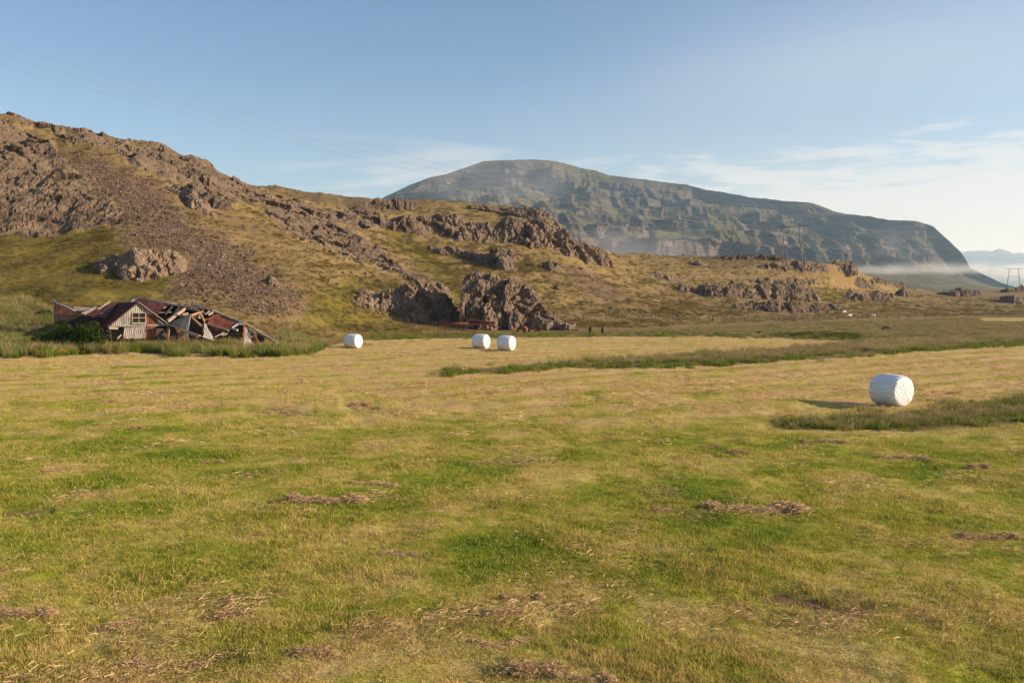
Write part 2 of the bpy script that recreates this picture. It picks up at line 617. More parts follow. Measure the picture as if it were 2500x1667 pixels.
def build_lines():
    rs, zs = [], []
    f = np.array(FOOT, float)
    Y = gsm(np.interp(PXD, f[:, 0], f[:, 1]), 10)
    X = (PXD - 1250.0) / F * Y
    rs.append(np.hypot(X, Y))
    zs.append(np.zeros_like(Y))
    for i, L in enumerate(LINES):
        a = np.array(L, float)
        sg = 1.0 if i == len(LINES) - 1 else 12
        py = gsm(np.interp(PXD, a[:, 0], a[:, 1]), sg)
        Yl = gsm(np.interp(PXD, a[:, 0], a[:, 2]), sg)
        x, y, z = line_world(py, Yl)
        rs.append(np.hypot(x, y))
        zs.append(np.maximum(z, 0.0) if i == 0 else z)
    zc, rc = zs[-1], rs[-1]
    rs.append(rc + 25)
    zs.append(zc - 2.0)
    a = np.array(FAR, float)
    py = np.interp(PXD, a[:, 0], a[:, 1])
    Yf = np.maximum(330.0, rc + 90.0)
    x, y, z = line_world(py, Yf)
    rs.append(np.hypot(x, y))
    zs.append(z)
    rs.append(rs[-1] + 120)
    zs.append(z - 12)
    rs.append(np.full_like(rc, 1000.0))
    zs.append(np.full_like(rc, 6.0))
    rs.append(np.full_like(rc, 3000.0))
    zs.append(np.full_like(rc, 4.0))
    rs.append(np.full_like(rc, 12000.0))
    zs.append(np.full_like(rc, 0.0))
    return np.array(rs), np.array(zs)


LR, LZ = build_lines()
AZD = np.arctan2((PXD - 1250.0) / F, 1.0)

pxs = np.concatenate([np.arange(-430, -60, 14.0), np.arange(-60, 2560, 3.0), np.arange(2560, 2931, 14.0)])
az_in = np.arctan((pxs - 1250.0) / F)
lo, hi = az_in[0], az_in[-1]
az_out = np.linspace(hi, lo + 2 * math.pi, 72)[1:]
AZ = np.concatenate([az_in, az_out])
RR = np.concatenate([np.linspace(0.05, 5, 5), np.geomspace(6, 60, 210), np.arange(60.4, 200, 0.40), np.geomspace(200.3, 480, 110),
                     np.geomspace(495, 12000, 36)])
NA, NR = len(AZ), len(RR)


def terrain_grid():
    Z = np.zeros((NA, NR))
    for i, a in enumerate(AZ):
        aa = a if a <= math.pi else a - 2 * math.pi
        ac = min(max(aa, AZD[0]), AZD[-1])
        fade = 1.0 - sstep(0.70, 1.25, abs(aa))
        j = int(np.clip(np.searchsorted(AZD, ac) - 1, 0, len(AZD) - 2))
        w = (ac - AZD[j]) / (AZD[j + 1] - AZD[j])
        r = LR[:, j] * (1 - w) + LR[:, j + 1] * w
        z = LZ[:, j] * (1 - w) + LZ[:, j + 1] * w
        r = np.concatenate([[0, r[0] - 0.5], r])
        z = np.concatenate([[0, 0], z])
        Z[i] = np.interp(RR, r, z) * fade
    # round the slope breaks a little along the distance
    i0, i1 = np.searchsorted(RR, 60.4), np.searchsorted(RR, 199)
    seg = Z[:, i0:i1].copy()
    acc = 0
    ws = np.exp(-0.5 * (np.arange(-4, 5) / 2.0) ** 2)
    ws /= ws.sum()
    pad = np.pad(seg, ((0, 0), (4, 4)), mode='edge')
    for k, w in enumerate(ws):
        acc = acc + w * pad[:, k:k + seg.shape[1]]
    Z[:, i0 + 4:i1 - 4] = acc[:, 4:-4]
    return Z


TZ = terrain_grid()
TX = np.sin(AZ)[:, None] * RR[None, :]
TY = np.cos(AZ)[:, None] * RR[None, :]

# shape of the mown land, the ditches and the stony ground, as seen in the photograph
MOWN = [(-900, 2600), (-900, 872), (0, 872), (200, 868), (300, 862), (450, 868), (640, 874), (760, 868), (800, 845), (880, 829), (1050, 828), (1200, 826),
        (1400, 823), (1700, 820), (1900, 826), (2080, 835), (2000, 843), (1900, 850), (1685, 863), (1380, 882), (1200, 897), (1085, 905),
        (1085, 915), (1380, 899), (1761, 892), (2047, 873), (2285, 857), (2500, 840), (3400, 800), (3400, 2600)]
MOWN2 = [(2390, 776), (2600, 774), (2600, 785), (2400, 785)]
DITCH = [(1880, 1030), (2000, 1020), (2085, 1012), (2213, 1003), (2319, 994), (2425, 979), (2500, 966), (2900, 930), (2900, 1005), (2500, 1032),
         (2425, 1037), (2319, 1043), (2191, 1048), (2000, 1050), (1900, 1044)]
ROCKS = [
    [(-300, 250), (0, 287), (60, 310), (130, 352), (165, 400), (205, 450), (255, 492), (300, 525), (305, 548), (262, 556), (200, 560), (140, 572), (80, 580), (0, 575), (-300, 560)],
    [(130, 318), (215, 328), (250, 345), (310, 350), (350, 365), (372, 412), (360, 424), (330, 402), (280, 372), (230, 362), (160, 345)],
    [(340, 352), (400, 354), (450, 376), (520, 400), (550, 422), (605, 452), (660, 470), (690, 485), (640, 492), (560, 494), (505, 472), (470, 446), (380, 428), (362, 395), (352, 370)],
    [(405, 436), (440, 452), (470, 465), (490, 485), (512, 505), (522, 527), (500, 527), (470, 512), (440, 497), (425, 470)],
    [(640, 492), (740, 492), (800, 528), (835, 556), (885, 582), (965, 640), (1010, 685), (965, 672), (900, 642), (830, 622), (760, 597), (705, 562), (655, 530)],
    [(-60, 252), (0, 264), (60, 276), (110, 292), (180, 308), (230, 311), (300, 335), (360, 345), (362, 353), (250, 340), (180, 322), (100, 306), (0, 284), (-60, 270)],
    [(760, 503), (850, 510), (930, 528), (940, 556), (870, 560), (800, 537)],
]
SCREES = [
    [(300, 548), (400, 520), (480, 545), (560, 582), (640, 640), (735, 692), (748, 740), (722, 772), (650, 776), (560, 752), (440, 745), (405, 722), (428, 690), (458, 645), (400, 612), (330, 612), (290, 582)],
    [(150, 370), (230, 372), (330, 420), (410, 470), (430, 505), (480, 545), (400, 550), (300, 548), (255, 500), (200, 440)],
    [(1375, 660), (1420, 660), (1500, 700), (1540, 735), (1480, 735), (1410, 705)],
    [(1720, 752), (1900, 760), (2010, 768), (2000, 775), (1860, 775), (1740, 768)],
    [(960, 640), (1000, 655), (1060, 700), (1010, 690)],
]
MOORS = [
    [(60, 300), (200, 330), (420, 430), (640, 520), (770, 640), (760, 720), (600, 610), (450, 520), (300, 570), (150, 400)],
    [(600, 446), (700, 450), (960, 484), (960, 515), (760, 505), (640, 480)],
    [(1500, 620), (1900, 625), (1900, 640), (1700, 650), (1500, 640)],
]
LUSH = [
    [(-400, 560), (0, 580), (260, 560), (330, 610), (420, 660), (410, 740), (250, 760), (-400, 760)],
    [(935, 560), (1010, 590), (1120, 650), (1180, 672), (1110, 672), (1000, 620), (950, 590)],
    [(760, 715), (850, 690), (960, 690), (1010, 720), (870, 740), (1000, 800), (800, 815), (720, 800)],
    [(850, 805), (1050, 805), (1250, 812), (1450, 815), (1700, 812), (1700, 824), (1250, 826), (850, 828)],
    [(1990, 710), (2070, 712), (2090, 728), (2030, 733), (1990, 728)],
    [(1000, 640), (1090, 640), (1140, 690), (1130, 760), (1090, 700)],
    DITCH,
]
SOILS = [[(600, 1000), (680, 994), (762, 1003), (740, 1012), (650, 1010)], [(1800, 1430), (2000, 1450), (2150, 1490), (2100, 1510), (1950, 1480), (1820, 1452)],
         [(840, 985), (910, 984), (915, 996), (860, 998)], [(0, 1232), (60, 1236), (120, 1240), (70, 1252), (0, 1250)]]


def soft_masks():
    vis = (TY > 3.0) & (np.abs(TX) < TY * 1.2) & (TY < 700)
    px, py = proj(TX, TY, TZ)
    wob = perlin(TX * 0.25, TY * 0.25, TZ * 0.25) + 0.5 * perlin(TX * 0.8, TY * 0.8, TZ * 0.8)
    k = np.clip(1500.0 / np.maximum(TY, 8.0), 2, 60)          # wobble in pixels, from metres
    zero = np.zeros_like(TZ)

    def mask(polys, wobble, soft):
        m = zero.copy()
        for p in polys:
            a = np.array(p)
            bx = vis & (px > a[:, 0].min() - 60) & (px < a[:, 0].max() + 60) & (py > a[:, 1].min() - 60) & (py < a[:, 1].max() + 60)
            d = in_poly(p, px[bx] + wob[bx] * 0.3 * k[bx] * wobble, py[bx] + wob[bx] * k[bx] * wobble)
            s = soft * np.clip(300.0 / TY[bx], 1, 8)
            m[bx] = np.maximum(m[bx], np.clip(0.5 + d / (2 * s), 0, 1))
        return m

    def hard(p):
        m = in_poly(p, px, py)
        return np.where(vis, m > 0, True)
    mown = hard(MOWN) & ~(hard(DITCH) & vis) | (hard(MOWN2) & vis & (TY > 100))
    mown = np.where(vis, mown, TY * 0 + ((RR[None, :] < 60)))
    moor = 0.52 * mask(MOORS, 2.0, 20.0)
    return mask(ROCKS, 1.0, 5.0), np.maximum(mask(SCREES, 2.2, 26.0), moor), mown.astype(float), mask(LUSH, 1.5, 12.0), mask(SOILS, 0.15, 2.0), mask([DITCH], 0.1, 4.0)


ROCK, SCREE, MOW, LUSHM, SOIL, DITCHM = soft_masks()


def displace_terrain():
    x, y = TX, TY
    hill = sstep(0.2, 4.0, TZ) * (1 - sstep(600, 1200, RR)[None, :])
    flat = 1 - hill
    near = (RR[None, :] < 600)
    dz = np.zeros_like(TZ)
    # meadow: gentle swells and the low ridges left by mowing
    dz += flat * near * (0.10 * perlin(x * 0.07, y * 0.07, x * 0) + 0.06 * perlin(x * 0.35, y * 0.35, x * 0 + 3)
                         + 0.045 * perlin(x * 1.1, y * 1.1, x * 0 + 7) + 0.012 * perlin(x * 3.1, y * 3.1, x * 0))
    acr = y * math.cos(math.radians(33)) - x * math.sin(math.radians(33))
    alo = x * math.cos(math.radians(33)) + y * math.sin(math.radians(33))
    dz += flat * MOW * sstep(24, 36, RR)[None, :] * (RR[None, :] < 120) * (0.045 * np.sin(acr * 2.1 + 2.2 * perlin(alo * 0.06, acr * 0.25, x * 0)) + 0.05 * perlin(alo * 0.12, acr * 1.1, x * 0 + 4))
    dz -= 0.10 * DITCHM
    dz -= 0.10 * SOIL
    rough = (1 - MOW) * near
    dz += rough * flat * (0.06 * perlin(x * 0.5, y * 0.5, x * 0 + 2) + 0.05 * perlin(x * 1.4, y * 1.4, x * 0 + 4))
    # slopes: hummocks, sheep terraces, small tussocks
    dz += hill * (0.9 * fbm(x * 0.045, y * 0.045, x * 0 + 1, 3) + 0.32 * perlin(x * 0.33, y * 0.33, x * 0) + 0.08 * perlin(x * 0.95, y * 0.95, x * 0 + 8))
    ter = np.sin((TZ + 1.2 * perlin(x * 0.12, y * 0.12, x * 0 + 5)) * 3.2)
    dz += hill * 0.10 * ter * (1 - ROCK)
    # loose stones
    scr = (SCREE > 0.05)
    if scr.any():
        f1, f2, cid, _ = worley(x[scr] * 1.5, y[scr] * 1.5, TZ[scr] * 1.5)
        dz[scr] += SCREE[scr] * (0.14 * (cid - 0.4) * (1 - f1) + 0.05)
    X, Y, Z = x.copy(), y.copy(), TZ + dz
    # bedrock: blocks standing proud of the slope
    rk = ROCK > 0.02
    gy, gx = np.gradient(TZ, axis=1), np.gradient(TZ, axis=0)
    px_, py_, pz_ = x[rk], y[rk], TZ[rk]
    w = 0.9 * fbm(px_ * 0.16, py_ * 0.16, pz_ * 0.16, 3)
    f1, f2, cid, t1 = worley(px_ * 0.26 + w, py_ * 0.12, pz_ * 0.17 + w)
    g1, g2, cid2, t2 = worley(px_ * 0.8 + w, py_ * 0.40, pz_ * 0.5)
    h1, h2, cid3, t3 = worley(px_ * 2.4, py_ * 1.2, pz_ * 1.6)
    rid = fbm(px_ * 0.13 + 0.05 * pz_, py_ * 0.06, pz_ * 0.05, 4, 0.55, ridged=True)
    d = 0.9 * (rid - 0.35) + 0.9 * (cid - 0.5) + 2.4 * t1 + 0.35 * (cid2 - 0.5) + 0.85 * t2 + 0.14 * (cid3 - 0.5) + 0.3 * t3
    d += -0.35 * (1 - sstep(0.0, 0.07, f2 - f1)) - 0.12 * (1 - sstep(0.02, 0.14, g2 - g1))
    d *= 0.60 * sstep(0.10, 0.75, ROCK[rk])
    # push along a normal that leans towards the foot of the slope and the open side
    X[rk] += d * 0.34
    Y[rk] -= d * 0.62
    crest = np.zeros_like(d)
    Z[rk] += d * 0.42
    return X, Y, Z


GX, GY, GZ = displace_terrain()
GZB = np.where(ROCK > 0.3, TZ, GZ)


def gz(x, y):
    """height of the ground"""
    x, y = np.atleast_1d(np.asarray(x, float)), np.atleast_1d(np.asarray(y, float))
    a = np.arctan2(x, y)
    a = np.where(a < AZ[0], a + 2 * math.pi, a)
    r = np.clip(np.hypot(x, y), RR[0], RR[-1] - 1)
    i = np.clip(np.searchsorted(AZ, a) - 1, 0, NA - 2)
    j = np.clip(np.searchsorted(RR, r) - 1, 0, NR - 2)
    u = (a - AZ[i]) / (AZ[i + 1] - AZ[i])
    v = (r - RR[j]) / (RR[j + 1] - RR[j])
    return (GZB[i, j] * (1 - u) * (1 - v) + GZB[i + 1, j] * u * (1 - v) + GZB[i, j + 1] * (1 - u) * v + GZB[i + 1, j + 1] * u * v)


def sample(G, x, y):
    a = np.arctan2(x, y)
    a = np.where(a < AZ[0], a + 2 * math.pi, a)
    r = np.clip(np.hypot(x, y), RR[0], RR[-1] - 1)
    i = np.clip(np.searchsorted(AZ, a), 0, NA - 1)
    j = np.clip(np.searchsorted(RR, r), 0, NR - 1)
    return G[i, j]


def hit(px, py, lo=6.0, hi=600.0):
    """where the line of sight through a photo pixel meets the ground"""
    d = ray(px, py)
    ys = np.geomspace(lo, hi, 3000)
    k = ys / d.y
    x, z = d.x * k, CAMZ + d.z * k
    g = gz(x, ys)
    below = np.nonzero(z < g)[0]
    j = below[0] if len(below) else len(ys) - 1
    return Vector((x[j], ys[j], g[j]))


def build_ground():
    V = np.stack([GX, GY, GZ], -1).reshape(-1, 3)
    Q = grid_faces(NA, NR)
    # close the ring behind the camera
    j = np.arange(NR - 1)
    last, first = (NA - 1) * NR, 0
    ring = np.stack([last + j, first + j, first + j + 1, last + j + 1], -1)
    Q = np.concatenate([Q, ring])
    hillv = ((TZ > 0.35) | ((MOW < 0.5) & (RR[None, :] > 52) & (TY > 0))).reshape(-1)
    fh = hillv[Q].sum(1) >= 3
    rk = (ROCK.reshape(-1)[Q].mean(1) > 0.45)
    att = {'rock': ROCK, 'scree': SCREE, 'mown': MOW, 'lush': LUSHM, 'soil': SOIL}
    for name, sel, label in (('hayfield', ~fh, 'mown hay meadow, green and straw yellow, filling the foreground'),
                             ('hillside', fh, 'grassy hillside with rock faces and scree behind the meadow')):
        q = Q[sel]
        used = np.unique(q)
        re = np.zeros(len(V), np.int32)
        re[used] = np.arange(len(used))
        me = np_mesh(name, V[used], re[q], ~rk[sel])
        for k, a in att.items():
            add_attr(me, k, a.reshape(-1)[used])
        me.materials.append(M['meadow' if name == 'hayfield' else 'ground'])
        o = link(bpy.data.objects.new(name, me))
        tag(o, label, kind='structure')


build_ground()


# ------------------------------------------------------------------ the mountain and the far range
CREST = [(700, 560, 2300), (850, 520, 2300), (935, 483, 2300), (1000, 452, 2300), (1051, 433, 2300), (1085, 427, 2300), (1140, 408, 2320), (1179, 394, 2340),
         (1234, 391, 2350), (1298, 389, 2350), (1361, 394, 2350), (1417, 410, 2330), (1459, 418, 2310), (1489, 429, 2300), (1565, 437, 2270),
         (1608, 443, 2250), (1672, 450, 2220), (1723, 463, 2190), (1791, 474, 2160), (1833, 482, 2130), (1872, 485, 2110), (1914, 491, 2090),
         (1969, 494, 2060), (1985, 495, 2050), (2036, 516, 2020), (2073, 524, 2000), (2116, 527, 1980), (2167, 537, 1960), (2204, 537, 1950),
         (2242, 541, 1940), (2279, 553, 1930), (2303, 576, 1930), (2326, 597, 1930), (2345, 614, 1930), (2359, 635, 1930), (2368, 653, 1930), (2387, 663, 1930),
         (2443, 690, 1900), (2500, 706, 1880), (2700, 720, 1850)]
MT = [  # foot, scree top, lower cliff top, bench, upper cliff foot, shoulder
    [(700, 690, 800), (1250, 690, 800), (1500, 690, 850), (2000, 705, 900), (2200, 712, 950), (2400, 716, 1050), (2500, 718, 1150), (2700, 722, 1200)],
    [(700, 640, 1000), (1250, 640, 1000), (1500, 640, 1050), (1700, 640, 1150), (1900, 645, 1300), (2050, 655, 1450), (2250, 662, 1600), (2370, 672, 1700), (2450, 697, 1700), (2700, 722, 1700)],
    [(700, 570, 1080), (1250, 505, 1080), (1320, 520, 1080), (1400, 545, 1090), (1480, 565, 1110), (1600, 568, 1150), (1750, 572, 1230), (1880, 580, 1380),
     (1960, 590, 1520), (2100, 600, 1650), (2250, 615, 1720), (2360, 650, 1780), (2450, 695, 1780), (2700, 721, 1780)],
    [(700, 560, 1400), (1250, 498, 1400), (1400, 530, 1400), (1500, 548, 1400), (1600, 552, 1420), (1750, 555, 1480), (1900, 555, 1600), (2000, 560, 1700), (2100, 570, 1760),
     (2250, 590, 1800), (2360, 645, 1850), (2450, 693, 1850), (2700, 721, 1820)],
    [(700, 555, 1850), (1000, 480, 1850), (1250, 460, 1850), (1450, 490, 1820), (1600, 510, 1800), (1800, 525, 1790), (1950, 525, 1800), (2050, 535, 1850), (2200, 555, 1880),
     (2290, 585, 1890), (2360, 642, 1900), (2450, 692, 1880), (2700, 720, 1840)],
]


def line_grid(lines, pxg, rows):
    """world points (nu, nv, 3) that run through feature lines; rows[i] rows between line i and i + 1"""
    pts = []
    for i, L in enumerate(lines):
        a = np.array(L, float)
        pts.append((np.interp(pxg, a[:, 0], a[:, 1]), np.interp(pxg, a[:, 0], a[:, 2])))
    out = []
    for i in range(len(pts) - 1):
        n = rows[i]
        for k in range(n + (1 if i == len(pts) - 2 else 0)):
            w = k / n
            py = pts[i][0] * (1 - w) + pts[i + 1][0] * w
            Y = pts[i][1] * (1 - w) + pts[i + 1][1] * w
            dx, dy = (pxg - 1250.0) / F, (833.5 - py) / F
            kk = Y / (CP + dy * SP)
            out.append(np.stack([dx * kk, Y, CAMZ + (dy * CP - SP) * kk], -1))
    return np.stack(out, 1)


def build_mountain():
    pxg = np.arange(820, 2640, 2.3)
    back = [(a, b + 12, c + 350) for a, b, c in CREST]
    rows = [36, 60, 40, 70, 90, 10]
    G = line_grid(MT + [CREST, back], pxg, rows)
    x, y, z = G[..., 0], G[..., 1], G[..., 2]
    nv = G.shape[1]
    v = np.arange(nv)
    crest_row = sum(rows[:5])
    rim = np.clip((crest_row - v) / 26.0, 0, 1)[None, :] * np.clip(v / 30.0, 0, 1)[None, :]
    big = fbm(x * 0.0034, y * 0.0022, z * 0.0012, 3, 0.5, ridged=True)
    wx = 60 * fbm(x * 0.006, y * 0.003, z * 0.010, 3)
    gul = fbm((x + wx) * 0.0165 + 0.003 * z, y * 0.0012, z * 0.0016 + 4, 4, 0.55, ridged=True)
    sml = fbm(x * 0.045, y * 0.03, z * 0.03, 4, 0.6, ridged=True)
    # lava beds: each ends in a step
    zz = z + 9 * fbm(x * 0.0022, y * 0.0022, z * 0 + 2, 2) + 5 * fbm(x * 0.02, y * 0.02, z * 0 + 5, 3)
    step = zz / 31.0
    fr = step - np.floor(step)
    ter = (sstep(0.60, 0.96, fr) - fr) * 31.0
    head = sstep(1880, 2080, pxg)[:, None]
    amp = 0.75 + 0.5 * head
    d = (150 * (big - 0.30) + 44 * amp * (gul - 0.30) + 11 * (sml - 0.3)) * (1 - 0.55 * sstep(2200, 2340, pxg)[:, None])
    d = d - np.percentile(d, 97)
    scree_zone = (1 - sstep(30, 60, v))[None, :]
    d = d * (1 - 0.70 * scree_zone)
    fan = np.abs(((x * 0.012 + 0.0022 * y + 0.9 * perlin(x * 0.006, y * 0.006, x * 0)) % 1.0) - 0.5)
    d += scree_zone * 26 * (fan - 0.25)
    y = y - d * rim
    z = z + (0.74 * ter * (1 - scree_zone) * (1 - 0.75 * head) + 0.05 * d) * rim + 1.6 * perlin(x * 0.05, y * 0.05, z * 0)
    V = np.stack([x, y, z], -1).reshape(-1, 3)
    me = np_mesh('mountain', V, grid_faces(len(pxg), nv), True)
    me.materials.append(M['mountain'])
    tag(link(bpy.data.objects.new('mountain', me)), 'long flat-topped mountain of dark lava beds rising behind the hillside', kind='structure')


build_mountain()


def build_far_range():
    top = [(2000, 640, 8600), (2300, 622, 8600), (2352, 616, 8600), (2365, 612, 8600), (2381, 613, 8600), (2400, 611, 8600), (2421, 614, 8600), (2432, 609, 8600), (2439, 607, 8600),
           (2460, 613, 8600), (2476, 620, 8600), (2490, 617, 8600), (2500, 619, 8600), (2560, 626, 8600), (2640, 640, 8600), (2900, 680, 8600)]
    foot = [(2000, 726, 5600), (2900, 726, 5600)]
    mid = [(2000, 690, 7300), (2400, 680, 7300), (2900, 705, 7300)]
    back = [(a, b + 30, 9600) for a, b, c in top]
    pxg = np.arange(2150, 2860, 2.5)
    G = line_grid([foot, mid, top, back], pxg, [25, 45, 6])
    x, y, z = G[..., 0], G[..., 1], G[..., 2]
    r = np.clip((70 - np.arange(G.shape[1])) / 12.0, 0, 1)[None, :]
    y = y - 500 * r * (fbm(x * 0.0016, y * 0.0008, z * 0.001, 4, 0.55, ridged=True) - 0.3)
    z = z + 14 * fbm(x * 0.006, y * 0.004, z * 0, 3)
    me = np_mesh('distant_range', np.stack([x, y, z], -1).reshape(-1, 3), grid_faces(len(pxg), G.shape[1]), True)
    me.materials.append(M['mountain'])
    tag(link(bpy.data.objects.new('distant_mountains', me)), 'pale blue jagged mountain range on the horizon beyond the headland', kind='structure')


build_far_range()


# ------------------------------------------------------------------ rock outcrops
def resample(pts, n):
    p = np.array([tuple(a) for a in pts], float)
    s = np.concatenate([[0], np.cumsum(np.linalg.norm(np.diff(p, axis=0), axis=1))])
    u = np.linspace(0, s[-1], n)
    return np.stack([np.interp(u, s, p[:, k]) for k in range(3)], -1), s[-1]


def cliff(label, base, top, lean=2.0, back=4.0, res=0.2, amp=0.55, cell=1.5, tall=0.5, seed=0, emin=0.3, name='rock_outcrop', cat='rock outcrop', mat='rock', Y=None, group=None):
    """a bank of bedrock: stands on the slope along `base`, rises to `top` and runs back into the hill"""
    b = [hit(*p) if Y is None else P(p[0], p[1], Y if np.isscalar(Y) else np.interp(p[0], [Y[0], Y[2]], [Y[1], Y[3]])) for p in base]
    bx = np.array([p[0] for p in base], float)
    by = np.array([p.y for p in b])
    t = [P(p[0], p[1], float(np.interp(p[0], bx, by)) + lean) for p in top]
    amp *= 0.55 if res >= 0.25 else 0.66
    L = max(resample(b, 2)[1], resample(t, 2)[1])
    nu = max(14, int(L / res))
    B, _ = resample(b, nu)
    T, _ = resample(t, nu)
    h = np.linalg.norm(T - B, axis=1)
    nv = max(6, int(h.max() / res))
    nb = max(4, int(back / res / 2.2))
    v = np.linspace(-0.30, 1, nv)[None, :, None]
    vv = np.where(v < 0, v, v)
    prof = np.clip(v, 0, 1)
    hor = prof ** 1.5 * 0.75 + prof * 0.25
    W = np.empty((nu, nv, 3))
    W[..., 0] = B[:, None, 0] + (T - B)[:, None, 0] * hor[..., 0]
    W[..., 1] = B[:, None, 1] + (T - B)[:, None, 1] * hor[..., 0]
    W[..., 2] = B[:, None, 2] + (T - B)[:, None, 2] * vv[..., 0]
    s = np.linspace(0, 1, nb + 1)[1:][None, :]
    dirn = T[:, :2] / np.linalg.norm(T[:, :2], axis=1)[:, None]
    bx_ = T[:, None, 0] + dirn[:, None, 0] * back * s
    by_ = T[:, None, 1] + dirn[:, None, 1] * back * s
    zg = gz(bx_.ravel(), by_.ravel()).reshape(bx_.shape) - 0.5
    e = s ** 1.6
    bz = T[:, None, 2] * (1 - e) + zg * e
    G = np.concatenate([W, np.stack([bx_, by_, bz], -1)], 1)
    # blocky relief along the normal
    du, dv = np.gradient(G, axis=0), np.gradient(G, axis=1)
    N = np.cross(du, dv)
    N /= np.linalg.norm(N, axis=-1, keepdims=True) + 1e-9
    for _ in range(2):
        N[1:-1, 1:-1] = (N[1:-1, 1:-1] + N[:-2, 1:-1] + N[2:, 1:-1] + N[1:-1, :-2] + N[1:-1, 2:]) / 5
    x, y, z = G[..., 0] + seed * 31.7, G[..., 1], G[..., 2]
    k = 1.0 / cell
    w = 0.7 * fbm(x * 0.22, y * 0.22, z * 0.22, 3)
    f1, f2, c1, t1 = worley(x * k * 0.55 + w, y * k * 0.55 + w, z * k * 0.55 * tall)
    g1, g2, c2, t2 = worley(x * k * 1.3 + w, y * k * 1.3, z * k * 1.3 * tall)
    h1, h2, c3, t3 = worley(x * k * 3.0, y * k * 3.0, z * k * 2.4)
    rid = fbm(x * k * 0.35, y * k * 0.35, z * k * 0.2, 4, 0.55, ridged=True)
    d = amp * (1.1 * (c1 - 0.5) + 2.6 * t1 + 0.7 * (c2 - 0.5) + 1.3 * t2 + 0.3 * (c3 - 0.5) + 0.5 * t3 + 0.7 * (rid - 0.35))
    d -= amp * (0.7 * (1 - sstep(0.0, 0.08, f2 - f1)) + 0.35 * (1 - sstep(0.0, 0.10, g2 - g1)))
    u = np.linspace(0, 1, nu)
    end = np.clip(np.minimum(u, 1 - u) * L / (1.2 * cell), emin, 1)[:, None]
    topf = np.ones(G.shape[1])
    topf[nv:] = np.linspace(0.75, 0.25, nb)
    G = G + N * (d * end * topf[None, :])[..., None]
    ctr = Vector((float(G[..., 0].mean()), float(G[..., 1].mean()), float(B[:, 2].min())))
    me = np_mesh(name, (G - np.array(ctr)).reshape(-1, 3), grid_faces(nu, G.shape[1]), False)
    me.materials.append(M[mat])
    o = bpy.data.objects.new(name, me)
    o.location = ctr
    link(o)
    tag(o, label, cat, group)
    return o


M['rock_dark'] = make_rock_mat('rock_dark', 0.72)
M['rock_pale'] = make_rock_mat('rock_pale', 1.22)

# the two crags at the edge of the meadow
cliff('low grey crag with columned face, left of the gully behind the rusty rack',
      [(818, 722), (853, 734), (904, 758), (958, 773), (1016, 788), (1057, 787), (1095, 786), (1124, 785)],
      [(816, 709), (850, 720), (890, 717), (938, 719), (972, 708), (1006, 686), (1033, 680), (1060, 686), (1088, 700), (1108, 739), (1126, 776)],
      lean=3.2, back=9, res=0.17, amp=0.62, cell=1.7, seed=1)
cliff('largest grey crag, a tall leaning block sloping down beside the rusty drums',
      [(1122, 788), (1160, 791), (1210, 796), (1278, 803), (1340, 805), (1404, 807)],
      [(1131, 676), (1152, 663), (1203, 671), (1240, 685), (1278, 705), (1312, 739), (1346, 764), (1400, 802)],
      lean=4.6, back=9, res=0.17, amp=0.80, cell=1.7, seed=2, Y=(1122, 106.3, 1404, 107.5), emin=0.6)
# rock bands under the plateau
cliff('long rock band under the plateau edge, above the bright green gully',
      [(930, 556), (960, 562), (1000, 572), (1060, 574), (1130, 588), (1170, 592), (1208, 594)],
      [(928, 528), (960, 532), (985, 527), (1050, 528), (1100, 522), (1150, 538), (1200, 548), (1210, 575)],
      lean=3.0, back=9, res=0.22, amp=0.75, cell=2.2, seed=3)
cliff('tall reddish cliff with small caves at the end of the plateau',
      [(1205, 592), (1240, 595), (1300, 606), (1360, 615), (1420, 640), (1472, 650), (1496, 652)],
      [(1210, 552), (1240, 533), (1290, 537), (1340, 550), (1370, 560), (1400, 586), (1440, 602), (1470, 612), (1496, 640)],
      lean=3.5, back=10, res=0.22, amp=0.85, cell=2.0, tall=0.4, seed=4)
cliff('uppermost thin rock band along the right rim of the plateau',
      [(1150, 508), (1200, 514), (1260, 522), (1330, 548), (1380, 582), (1400, 590)],
      [(1150, 499), (1203, 503), (1278, 505), (1329, 517), (1366, 549), (1400, 580)],
      lean=2.5, back=5, res=0.28, amp=0.5, cell=2.0, seed=5, Y=(1150, 197, 1400, 190))
cliff('dark shaded crag on the skyline at the plateau corner',
      [(866, 514), (900, 517), (960, 515), (1000, 510), (1032, 501)],
      [(872, 503), (892, 493), (938, 488), (985, 488), (1030, 494)],
      lean=1.2, back=4, res=0.26, amp=0.5, cell=2.0, seed=6, mat='rock_dark', Y=(866, 184, 1032, 192))  # shade of this crag is put into its darker rock colour
cliff('broken rock step in the grass below the long rock band',
      [(1050, 614), (1120, 628), (1190, 650), (1235, 662), (1262, 655)],
      [(1050, 602), (1120, 610), (1180, 622), (1205, 610), (1245, 608), (1260, 632)],
      lean=2.0, back=5, res=0.22, amp=0.5, cell=1.6, seed=7)
cliff('rounded rock knob on the hillside above the scree lane with pale top',
      [(1322, 652), (1345, 665), (1368, 669)], [(1322, 646), (1340, 638), (1362, 642), (1370, 660)], lean=1.6, back=3.5, res=0.2, amp=0.4, cell=1.3, seed=8)
